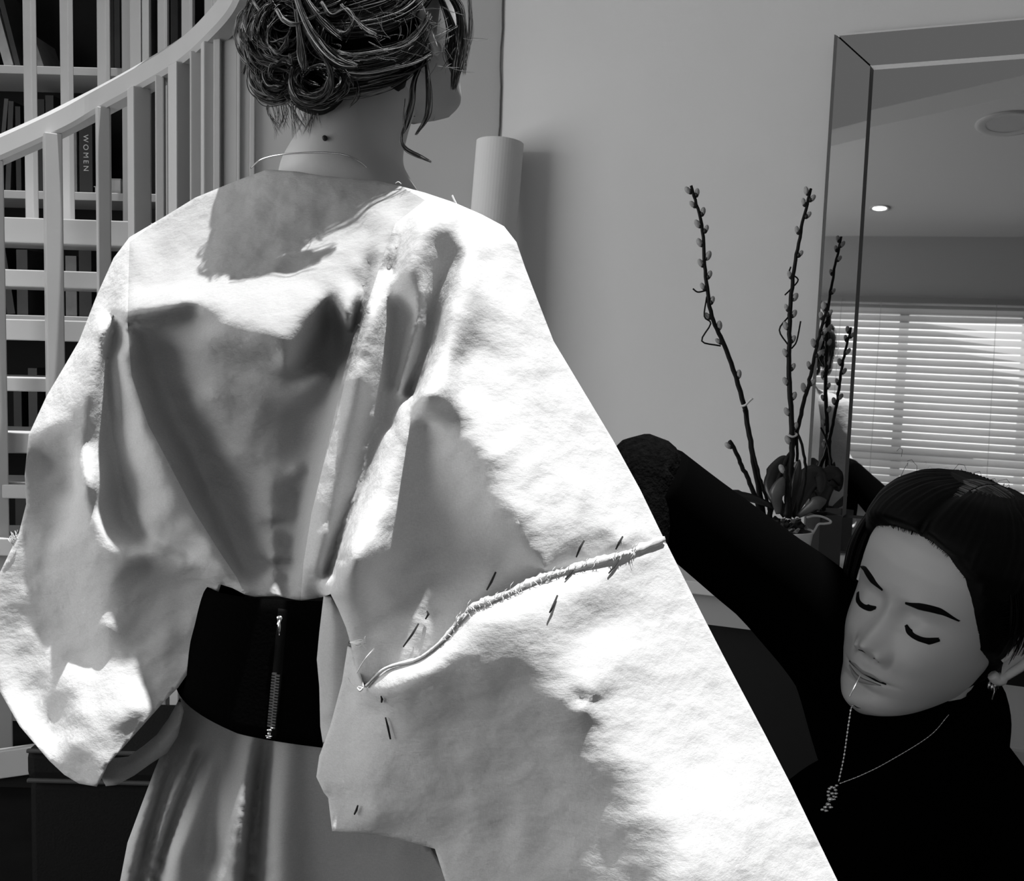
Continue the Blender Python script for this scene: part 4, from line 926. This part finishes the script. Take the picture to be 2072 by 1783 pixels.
face_strip('upper_lip', [(-.021, -.0672), (-.010, -.0632), (0, -.0640), (.010, -.0632), (.021, -.0676)], [.0004, .0022, .0024, .0022, .0004], .0006, M_lip)
face_strip('lower_lip', [(-.019, -.0695), (-.009, -.0718), (0, -.0728), (.009, -.0718), (.019, -.0698)], [.0004, .0022, .0030, .0022, .0004], .0006, M_lip)

# hair: a close shell behind the hairline, combed strands from the parting
M_hair2 = hair_mat('black_hair', .001, .007, .5, .12)
def hairline(y, th):
    """>0 inside the hair"""
    a = np.abs(th); yk = [-.12, -.085, -.06, -.035, -.01, .02, .045, .062, .076, .084, .12]
    l1 = np.interp(y, yk, [2.6, 2.2, 1.95, 1.72, 1.26, 1.02, .86, .72, .45, .0, -.3]); l2 = np.interp(y, yk, [2.6, 2.2, 1.95, 1.75, 1.45, 1.30, 1.15, .95, .55, .0, -.3])
    return a - np.where(th > 0, l1, l2)
ny, nt = 150, 160; ys = np.linspace(-.110, .1163, ny); tt = np.linspace(-math.pi, math.pi, nt, endpoint=False); V = []; F = []
for y in ys:
    m_ = 1 / (1 + np.exp(-hairline(np.full(nt, y), tt) / .045))
    off = -.006 + .0150 * m_ + .010 * m_ * np.clip((y - .03) / .06, 0, 1) + .0007 * np.sin(tt * 61) * m_
    q = head_pt(np.full(nt, y), tt, off); q[:, 1] += np.clip((y - .05) / .06, 0, 1) * .014 * (np.clip(off, 0, 1) / .0175) - .004 * np.exp(-(q[:, 0] / .006) ** 2) * (y > .07)
    V.extend(h2(q))
for i in range(ny - 1):
    for j in range(nt): F.append((i * nt + j, i * nt + (j + 1) % nt, (i + 1) * nt + (j + 1) % nt, (i + 1) * nt + j))
F.append(tuple((ny - 1) * nt + j for j in range(nt)))
hair2 = adopt(obj('hair', V, F, M_hair2, None, True), helper); tag(hair2, 'black hair combed back from a centre parting')
st = []
def comb(z0, side, phi1, sweep, lift, n=16):
    ph = np.linspace(.02, phi1, n); C = .104
    z = z0 - sweep * (ph / 1.6) ** 1.3; k = np.sqrt(np.clip(1 - ((z + .003) / C) ** 2, .04, 1))
    A, B = .0890 * k + lift, .1130 * k + lift
    return np.stack([side * A * np.sin(ph) + .006, .02 + B * np.cos(ph), z], -1)
for i in range(1500):
    side = 1 if RNG.uniform() < .5 else -1; z0 = RNG.uniform(-.095, .066)
    q = comb(z0, side, RNG.uniform(1.0, 1.9), RNG.uniform(.03, .075), RNG.uniform(-.0045, .0012))
    q[:, 2] += np.cumsum(RNG.normal(0, .0005, 16)); st.append((h2(q), np.concatenate([np.linspace(.0006, .0008, 13), [.0006, .0004, .0002]])))
# short fine hairs on the forehead and along the crown
for i in range(0):
    x0 = RNG.uniform(-.05, .05); y0 = .070 - 4 * x0 * x0 * 2 + RNG.normal(0, .004); ln = RNG.uniform(.008, .03); sg = np.sign(x0 + 1e-3)
    xs = x0 + sg * np.linspace(0, ln, 6); yy = y0 - np.linspace(0, ln * RNG.uniform(.2, .8), 6) ; z = face_z(np.clip(xs, -.068, .068), yy) + .0012
    st.append((h2(np.stack([xs, yy, z], -1)), np.full(6, .00022)))
for i in range(24):
    z0 = RNG.uniform(-.06, .04); p0 = np.array([RNG.normal(0, .03), .128, z0]); d_ = RNG.normal(0, 1, 3) * .006
    st.append((h2(np.array([p0 - [0, .006, 0], p0 + d_ * .3 + [0, .001, 0], p0 + d_ + [0, .001, 0], p0 + d_ * 1.4 - [0, .004, 0]])), np.full(4, .00022)))
for i in range(420):                                                        # fine hairs softening the hairline
    th0 = RNG.uniform(-1.25, 1.15); ysr = np.linspace(.0, .088, 60); hl = hairline(ysr, np.full(60, th0)); kz = np.where(hl > 0)[0]
    if len(kz) == 0: continue
    y0 = ysr[kz[0]] - RNG.uniform(0, .004); u = np.linspace(0, 1, 8); yv = y0 + .030 * u * (1 - .4 * abs(th0)); tv = th0 * (1 + .35 * u * abs(th0)) + .05 * u * np.sign(th0)
    st.append((h2(np.array([head_pt(np.array([a]), np.array([b]), .0004 + .0125 * min(1, c * 1.6))[0] for a, b, c in zip(np.clip(yv, -.1, .112), tv, u)])), np.linspace(.00018, .0005, 8)))
strands_obj('hair_strands', st, M_hair2, helper)
# scalp showing along the parting, half covered by short combed strands
zz_ = np.linspace(.060, -.030, 30); k_ = np.sqrt(np.clip(1 - ((zz_ + .003) / .104) ** 2, .04, 1)); w_ = .0042 * np.sin(np.linspace(.15, 3.0, 30)) ** .5
Vp = []; 
for z_, kk, ww in zip(zz_, k_, w_): Vp += [h2((.006 - ww, .0206 + .1130 * kk, z_)), h2((.006 + ww, .0206 + .1130 * kk, z_))]
adopt(obj('parting', Vp, [(2 * i, 2 * i + 1, 2 * i + 3, 2 * i + 2) for i in range(29)], mat('scalp', .35, .6, .2, noise=.5, nscale=300), None, True), helper)
gs = []
for i in range(700):
    side = 1 if RNG.uniform() < .5 else -1; z0 = RNG.uniform(-.045, .055); q = comb(z0, side, RNG.uniform(.15, .75), RNG.uniform(.0, .03), RNG.uniform(.0005, .0018), 8)
    gs.append((h2(q), np.linspace(.0005, .0001, 8)))
strands_obj('parting_strands', gs, hair_mat('hair_sheen', .01, .30, .4, .5), helper)  # hair sheen beside the parting, put into the colour of paler strands
# loose lock on the far side of the face
lk = []
for i in range(60):
    jx, jy, jd = RNG.normal(0, 6), RNG.normal(0, 3), RNG.normal(0, .006)
    pts = crom([P(1812 + jx, 990 + jy, 1.10 + jd), P(1768 + jx * 1.1, 1040 + jy, 1.10 + jd), P(1738 + jx * 1.2, 1095, 1.10 + jd), P(1722 + jx, 1150, 1.105 + jd), P(1708 + jx * .8, 1215, 1.11 + jd)], 5)
    lk.append(tube_data(pts, .0018, 5))
adopt(obj('hair_lock', *merge(lk), M_hair2, None, True), helper)

# black top
M_top = mat('black_knit_top', .0016, .95, .0); M_cuff = mat('black_boucle_sleeve', .004, 1.0, .0, noise=.5, nscale=150, bump=.8, bscale=260)
tp = []
def prings(rows, n=40):
    V = []; F = []
    for y, cx, hw, d, hd in rows:
        for j in range(n):
            w = 2 * math.pi * j / n; V.append(P(cx + hw * math.cos(w), y, d + hd * math.sin(w)))
    for i in range(len(rows) - 1):
        for j in range(n): F.append((i * n + j, i * n + (j + 1) % n, (i + 1) * n + (j + 1) % n, (i + 1) * n + j))
    F += [tuple(range(n))[::-1], tuple((len(rows) - 1) * n + j for j in range(n))]; return V, F
rw = crom([(1385,1930,60,1.12,.05),(1420,1915,92,1.13,.058),(1455,1905,120,1.14,.068),(1500,1880,150,1.15,.08),(1560,1842,222,1.16,.10),(1640,1815,270,1.17,.115),(1783,1790,278,1.18,.13),(2000,1770,270,1.2,.14),(2300,1760,300,1.2,.17),(2560,1760,320,1.2,.2)], 6)
tp.append(prings(rw))
arm = crom([P(1800, 1480, 1.15), P(1720, 1330, 1.14), P(1610, 1215, 1.11), P(1500, 1125, 1.08), P(1400, 1045, 1.06), P(1322, 978, 1.045)], 8)
tp.append(tube_data(arm, np.interp(np.linspace(0, 1, len(arm)), [0, .2, .5, .8, 1], [.085, .068, .052, .0465, .043]), 24))
arm2 = crom([P(1950, 1540, 1.16), P(2010, 1640, 1.14), P(2045, 1780, 1.10), P(2030, 1960, 1.0)], 8)
tp.append(tube_data(arm2, np.interp(np.linspace(0, 1, len(arm2)), [0, .3, 1], [.05, .052, .042]), 24))
col = crom([h2((0, -.085, -.035)), h2((0, -.115, -.045)), P(1905, 1430, 1.13), P(1895, 1490, 1.15)], 8); tp.append(tube_data(col, np.interp(np.linspace(0, 1, 25), [0, .4, 1], [.060, .060, .075]), 28))
adopt(obj('top', *merge(tp), M_top, None, True), helper)
fo = crom([P(1345, 1000, 1.05), P(1306, 955, 1.045), P(1290, 1000, 1.035), P(1280, 1080, 1.02), P(1265, 1190, 1.0), P(1250, 1290, .99)], 8)
adopt(tube('sleeve_end', fo, np.interp(np.linspace(0, 1, len(fo)), [0, .15, .3, .6, 1], [.030, .038, .040, .036, .030]), M_cuff, n=24), helper)
# hand inside the fitted sleeve: palm and five curled fingers
hd = []; pb = P(1248, 1310, .985); dn = P(1240, 1400, .975) - pb; dn /= np.linalg.norm(dn); sd_ = np.cross(dn, FW); sd_ /= np.linalg.norm(sd_); fr = np.cross(sd_, dn)
hd.append(tube_data([pb - dn * .03, pb, pb + dn * .03, pb + dn * .075, pb + dn * .09], [.024, .026, .036, .038, .030], 16, flat=.45))
for k_, (o_, ln) in enumerate(((-.028, .062), (-.010, .074), (.009, .070), (.026, .056))):
    b_ = pb + dn * .082 + sd_ * o_; q_ = [b_ - dn * .015, b_, b_ + dn * ln * .45 + fr * .006, b_ + dn * ln * .8 + fr * .022, b_ + dn * ln * .85 + fr * .040]
    hd.append(tube_data(crom(q_, 5), np.linspace(.0092, .0068, 21), 10))
b_ = pb + dn * .03 + sd_ * -.034; hd.append(tube_data(crom([b_ + sd_ * .012, b_, b_ + dn * .028 - sd_ * .018 + fr * .01, b_ + dn * .052 - sd_ * .016 + fr * .028], 5), np.linspace(.0115, .0075, 16), 10))
adopt(obj('hand', *merge(hd), M_skin2, None, True), helper)
tr_ = prings(crom([(2480,1760,300,1.2,.19),(2800,1740,320,1.15,.25),(3060,1720,330,1.1,.28)], 4)); adopt(obj('trousers', [np.array([v[0], v[1], max(.002, v[2])]) for v in tr_[0]], tr_[1], M_top, None, True), helper)

# jewellery
M_silver = mat('silver', .8, .2, .5, metal=1.0)
def chain(name, pts, r_, par=None):
    c = crom(pts, 40); ln = np.concatenate([[0], np.cumsum(np.linalg.norm(np.diff(c, axis=0), axis=1))]); n = int(ln[-1] / (r_ * 3.2)); out = []
    for i in range(n):
        u = ln[-1] * (i + .5) / n; p_ = np.array([np.interp(u, ln, c[:, k]) for k in range(3)]); p2 = np.array([np.interp(min(ln[-1], u + .001), ln, c[:, k]) for k in range(3)]); t = p2 - p_; t /= np.linalg.norm(t) + 1e-9
        out.append(ell_data(p_, t, r_ * 1.7, r_ * (1.0 if i % 2 else .7), 6, 4))
    return out
nk_ = chain('a', [P(1790, 1425, 1.08), P(1742, 1432, 1.03), P(1725, 1428, .992), P(1718, 1460, .985), P(1708, 1530, .985), P(1697, 1583, .985)], .0011) + chain('b', [P(1920, 1446, 1.055), P(1880, 1490, 1.04), P(1800, 1540, 1.01), P(1745, 1568, .992), P(1699, 1586, .985)], .00075)
neck = adopt(obj('necklace', *merge(nk_), M_silver, None, True), helper); tag(neck, 'fine silver chain necklace with small ornate pendant')
pd = []
def pp(x, y, o=.0): return P(x, y, .984 + o)
for a in np.linspace(0, 6.28, 12): pd.append(ell_data(pp(1684 + 8 * math.cos(a), 1606 + 13 * math.sin(a)), RT, .0018, .0014, 6, 4))
for (x, y, r_) in ((1693, 1590, .0016), (1680, 1618, .0030), (1676, 1628, .0026), (1670, 1634, .0020), (1681, 1634, .0022), (1664, 1639, .0018), (1672, 1641, .0020), (1684, 1606, .0020), (1687, 1612, .0014)): pd.append(ell_data(pp(x, y, -.001), RT, r_, r_ * .8, 7, 5))
pe = obj('pendant', *merge(pd), M_silver, None, True); pe.parent = neck; pe.matrix_parent_inverse = Matrix()
er = []
for dx, l0, l1 in ((-9, 1376, 1396), (-3, 1382, 1398), (4, 1372, 1399), (9, 1364, 1394)): er.append(tube_data([P(2010 + dx, l0, 1.045), P(2010 + dx, (l0 + l1) / 2, 1.044), P(2010 + dx - 1, l1, 1.044)], [.0011, .0016, .0008], 6))
er.append(tube_data([P(2010, 1372, 1.045), P(2012, 1400, 1.044), P(2007, 1416, 1.044)], .0006, 5))
adopt(obj('earring', *merge(er), M_silver, None, True), helper)
adopt(tube('pin', [P(1741, 1366, .925), P(1731, 1386, .915), P(1719, 1410, .905)], .00055, mat('steel_pin', .6, .3, .5, metal=1.0), n=6), helper)
# ================================================================== hair of the woman seen from behind
M_hair = hair_mat('brown_black_hair', .003, .30, .40, .35)
# close shell
ny, nt = 110, 120; ys = np.linspace(-.105, .1163, ny); tt = np.linspace(-math.pi, math.pi, nt, endpoint=False); V = []; F = []
for y in ys:
    a = np.abs(tt); lim = np.interp(y, [-.12, -.075, -.05, -.03, -.005, .02, .05, .065, .075, .12], [3.2, 2.35, 1.95, 1.78, 1.66, 1.30, 1.05, .7, 0, -.3])
    m_ = 1 / (1 + np.exp(-(a - lim) / .05)); off = -.006 + .020 * m_ + .0012 * np.sin(tt * 40 + y * 90) * m_
    V.extend(hf(head_pt(np.full(nt, y), tt, off)))
for i in range(ny - 1):
    for j in range(nt): F.append((i * nt + j, i * nt + (j + 1) % nt, (i + 1) * nt + (j + 1) % nt, (i + 1) * nt + j))
F.append(tuple((ny - 1) * nt + j for j in range(nt)))
hair1 = adopt(obj('hair', V, F, hair_mat('dark_hair_base', .004, .006, .6, .2), None, True), model); tag(hair1, 'dark hair pinned in a loose low bun')
S = []
def lock(path, n, spread, r=.0007, wav=2.0, dsp=.006, taper=.35):
    """n fine strands round a path of (x, y, d)"""
    p = np.array(path, float); k = 6
    for i in range(int(n * 2.6)):
        o = RNG.normal(0, spread, 2) * .6; q = p.copy(); lo = RNG.normal(0, wav, (len(p), 2))
        w = np.interp(np.arange(len(p)), [0, len(p) / 2, len(p) - 1], [taper, 1, taper])[:, None]
        q[:, :2] += o * w + lo; q[:, 2] += RNG.normal(0, dsp) + RNG.normal(0, .001, len(p))
        pts = PA(crom(q, k)); c = pts; rr = r * .5 * RNG.uniform(.6, 1.4)
        S.append((pts, np.concatenate([np.full(len(c) - 4, rr), rr * np.array([.9, .7, .45, .15])])))
def D(x, y):
    """depth of the hair surface"""
    return .985 + .00000055 * ((x - 690) ** 2) + .0000003 * (y - 60) ** 2
def L(pts, *a, off=0.0, **k): lock([(x, y, D(x, y) + off) for x, y in pts], *a, **k)
# crown and back, swept down and to the left into the bun
for t in np.linspace(0, 1, 14):
    L([(900 - 60 * t, -60 - 40 * t), (850 - 60 * t, 10 - 30 * t), (780 - 60 * t, 50 - 40 * t), (690 - 40 * t, 60 - 40 * t), (620, 50 - 30 * t)], 26, 16, off=.012, r=.0008)
# band from the ear along the nape
for t in np.linspace(0, 1, 9):
    L([(868 - 4 * t, 30 + 40 * t), (850, 62 + 40 * t), (815, 92 + 40 * t), (755, 108 + 42 * t), (700, 112 + 40 * t), (655, 95 + 45 * t)], 40, 8, off=.004 + .003 * t)
L([(872, 112), (840, 128), (790, 140), (740, 148), (690, 146)], 40, 3, off=.0, r=.0008, wav=.8)
L([(864, 128), (830, 148), (785, 158), (745, 166)], 14, 3, off=.008, wav=1)
L([(868, 112), (800, 156), (720, 176), (640, 190)], 60, 14, off=.030)
# dark mass of the bun
def blob(cx, cy, rx, ry, d0, n, r0=.0009):
    for i in range(n):
        a0 = RNG.uniform(0, 6.28); sp = RNG.uniform(1.5, 4.5) * (1 if RNG.uniform() < .8 else -1); k = RNG.uniform(.35, 1.0); e = RNG.normal(0, .12, 2); ph = RNG.uniform(0, 6.28)
        pts = []
        for u in np.linspace(0, 1, 8):
            a = a0 + sp * u; rr = k * (1 + .10 * math.sin(ph + 5 * u)); dd = d0 - .045 * math.sqrt(max(0, 1 - k * k)) + .01 * math.sin(ph + 3 * u)
            pts.append((cx + rx * (rr * math.cos(a) + e[0]), cy + ry * (rr * math.sin(a) + e[1]), dd))
        lock(pts, 3, 3, r=r0, wav=1.5, dsp=.003)
V, F = ell_data(P(590, 70, 1.03), UP, .055, .046, 20, 14); sb = [(V, F)]; sb.append(ell_data(P(640, 150, 1.045), UP, .040, .036, 20, 12)); sb.append(ell_data(P(600, 0, 1.05), UP, .05, .048, 20, 12)); sb.append(ell_data(P(560, 150, 1.06), UP, .028, .026, 16, 10))
adopt(obj('bun_core', *merge(sb), bpy.data.materials['dark_hair_base'], None, True), model)
blob(580, 60, 85, 95, 1.015, 130); blob(640, 160, 70, 55, 1.02, 70); blob(560, 150, 55, 55, 1.03, 50); blob(620, -20, 100, 60, 1.01, 60)
# light loops and curls
def loop(pts, n=26, sp=4, off=-.035, r=.0008): L(pts, n, sp, off=off, r=r, wav=1.2, dsp=.003)
loop([(592, 138), (588, 168), (600, 196), (625, 208), (652, 200), (668, 176), (668, 140), (650, 105)], 40, 5)
loop([(596, -20), (612, 30), (632, 70), (658, 105), (690, 125), (720, 132)], 70, 11)
loop([(608, -20), (632, 20), (660, 50), (690, 78)], 36, 7); loop([(600, 20), (606, 70), (610, 110), (616, 140)], 26, 5)
loop([(520, 10), (540, 40), (556, 60), (540, 85), (520, 96), (508, 84), (512, 60)], 22, 5, .0); loop([(504, 64), (494, 80), (500, 100), (522, 112), (545, 100), (556, 74)], 16, 3, .0)
loop([(545, 95), (560, 105), (575, 95), (582, 70)], 20, 4); loop([(560, 20), (575, 40), (600, 48), (640, 30), (680, 20)], 22, 5); loop([(650, 5), (670, 30), (700, 20), (715, 40), (700, 66), (680, 60)], 22, 4)
loop([(690, 10), (720, 40), (745, 62), (760, 70)], 10, 3); loop([(560, 130), (575, 120), (590, 128), (585, 110)], 14, 3)
# neck wisps below the bun
for i in range(26):
    x = RNG.uniform(545, 640); L([(x, 200), (x + RNG.normal(4, 6), 225), (x + RNG.normal(8, 10), 245 + RNG.uniform(0, 40))], 2, 4, off=.055, r=.0004, wav=2)
# front lock beside the cheek and falling curl
L([(905, -20), (930, 20), (934, 80), (926, 130), (918, 178)], 70, 9, off=.03, r=.0008); L([(890, -10), (915, 60), (912, 110), (920, 150)], 40, 9, off=.04); L([(950, -10), (950, 60), (942, 110), (938, 150)], 12, 5, off=.03, r=.0004)
L([(858, 120), (838, 165), (832, 210), (822, 250), (816, 268)], 30, 4, off=.012, r=.0008, wav=.8); L([(862, 120), (866, 160), (868, 205), (862, 240), (842, 272)], 34, 3.5, off=.010, r=.0008, wav=.8)
L([(818, 255), (812, 280), (820, 300), (845, 314), (872, 328)], 16, 3, off=.010, r=.0006, wav=1); L([(820, 200), (817, 240), (818, 262)], 4, 2, off=.006, r=.0006, wav=.5)
# fly-away hairs
for i in range(120):
    x = RNG.uniform(520, 940); y = RNG.uniform(-10, 140); a = RNG.uniform(0, 6.28); l = RNG.uniform(15, 60)
    L([(x, y), (x + l * .5 * math.cos(a) + RNG.normal(0, 4), y + l * .5 * math.sin(a)), (x + l * math.cos(a), y + l * math.sin(a) + RNG.normal(0, 6))], 1, 1, off=-.012, r=.00035, wav=1)
strands_obj('hair_strands', S, M_hair, model)
# fine chain at the nape
ck = crom([P(508, 340, 1.09), P(530, 322, 1.062), P(575, 312, 1.045), P(640, 309, 1.036), P(690, 312, 1.035), P(725, 326, 1.04), P(755, 352, 1.055)], 12)
nlc = adopt(tube('necklace', ck, .0009, M_silver, n=6), model); tag(nlc, 'fine chain round the nape')
# ================================================================== seams, basting thread, loose fibres
M_thread = mat('dark_thread', .03, .8, .1); M_fray = mat('white_thread', .75, .8, .1)
def sub_of(o, par): o.parent = par; o.matrix_parent_inverse = Matrix(); return o
def on_up(x, y, off=-.004): return P(x, y, float(S_UP(np.array([[x, y]]))[0]) + off)
def on_lo(x, y, off=-.004): return P(x, y, float(S_LO(np.array([[x, y]]))[0]) + off)
for fn, pts, par in (
  (on_up, [(816, 1309), (834, 1284), (847, 1262)], robe), (on_up, [(861, 1253), (867, 1243), (864, 1236)], robe),
  (on_up, [(985, 1194), (994, 1178), (1003, 1158)], robe), (on_up, [(935, 1258), (948, 1238), (958, 1222)], robe),
  (on_lo, [(1112, 1240), (1120, 1225), (1128, 1205)], slv), (on_lo, [(1144, 1172), (1156, 1158), (1168, 1140)], slv), (on_up, [(1166, 1128), (1174, 1108), (1182, 1094)], robe),
  (on_lo, [(1232, 1160), (1242, 1148), (1253, 1132)], slv), (on_up, [(1246, 1112), (1253, 1098), (1260, 1086)], robe),
  (on_lo, [(771, 1409), (773, 1415), (772, 1421)], slv), (on_lo, [(780, 1452), (785, 1472), (790, 1496)], slv), (on_lo, [(724, 1630), (721, 1640), (717, 1648)], slv)):
    sub_of(tube('basting_stitch', [fn(*q) for q in pts], [.0006, .0010, .0007], M_thread, n=6), par)
# raw folded edge along the pinned seam
seam = [(1345,1090),(1300,1108),(1262,1121),(1210,1136),(1150,1153),(1110,1165),(1080,1176),(1020,1203),(985,1218),(952,1231),(925,1260),(900,1291),(870,1318),(840,1336),(780,1353),(740,1389)]
sp = crom([(x, y) for x, y in seam], 8); n = len(sp); hwid = 6 + 3 * np.sin(np.arange(n) * .31) + 1.5 * np.sin(np.arange(n) * .9) + RNG.normal(0, 1.4, n); V = []; F = []
wgt = np.clip(np.interp(sp[:, 0], [740, 900, 1000, 1300, 1345], [.3, .4, 1, 1, .6]), 0, 1)
for i in range(n):
    x, y = sp[i]; d0 = float(S_LO(sp[i:i + 1])[0]); h = hwid[i] * wgt[i]
    for k, (dy, dd) in enumerate(((-h, -.0025), (-h * .4, -.0045), (h * .25, -.0055), (h * .9, -.003))): V.append(P(x + dy * .25, y + dy, d0 + dd))
for i in range(n - 1):
    for k in range(3): F.append((i * 4 + k, i * 4 + k + 1, (i + 1) * 4 + k + 1, (i + 1) * 4 + k))
sf = sub_of(obj('seam_allowance', V, F, M_cloth, None, True), slv); sm = sf.modifiers.new('t', 'SOLIDIFY'); sm.thickness = .0008
# loose fibres: along the raw edge, at the sleeve corner, on the shoulder
fr_ = []
for i in range(110):
    k = int(RNG.integers(10, n - 30)); x, y = sp[k]; a = RNG.normal(-1.2 if RNG.uniform() < .6 else 1.3, .5); l = RNG.uniform(5, 22)
    d0 = float(S_LO(sp[k:k + 1])[0]) - .006; q = [(x, y, d0), (x + l * .5 * math.cos(a), y + l * .5 * math.sin(a), d0 - .002), (x + l * math.cos(a + .4), y + l * math.sin(a + .4), d0 - .001)]
    fr_.append((PA(crom(q, 3)), np.linspace(.00035, .00012, 7)))
def fib(pts, r_=.0004): fr_.append((PA(crom(pts, 12 // (len(pts) - 1) if 12 % (len(pts) - 1) == 0 else 3)), np.full(len(crom(pts, 12 // (len(pts) - 1) if 12 % (len(pts) - 1) == 0 else 3)), r_)))
for i in range(16):
    fib([(708, 1300, .868), (722 + RNG.uniform(0, 10), 1302 + RNG.normal(0, 4), .862), (735 + RNG.uniform(0, 8), 1300 + RNG.normal(0, 7), .862)])
fib([(758, 1312, .850), (738, 1335, .850), (722, 1362, .855)], .0006); fib([(735, 1392, .848), (712, 1385, .858), (704, 1372, .862)]); fib([(735, 1392, .848), (728, 1398, .848), (722, 1392, .848)], .0008)
fib([(924, 414, .982), (918, 402, .982), (915, 395, .982)], .0008); fib([(812, 372, 1.005), (806, 368, 1.005), (800, 371, 1.005)])
for i in range(10): fib([(28 + i, 1105 - i * 2, 1.092), (22 + i + RNG.normal(0, 3), 1098 - i, 1.09), (20 + i + RNG.normal(0, 5), 1090 - i * 2, 1.09)])
for i in range(14):
    x = RNG.uniform(440, 650); pass
tag(strands_obj('loose_thread', fr_, M_fray, model, 4), kind='stuff')
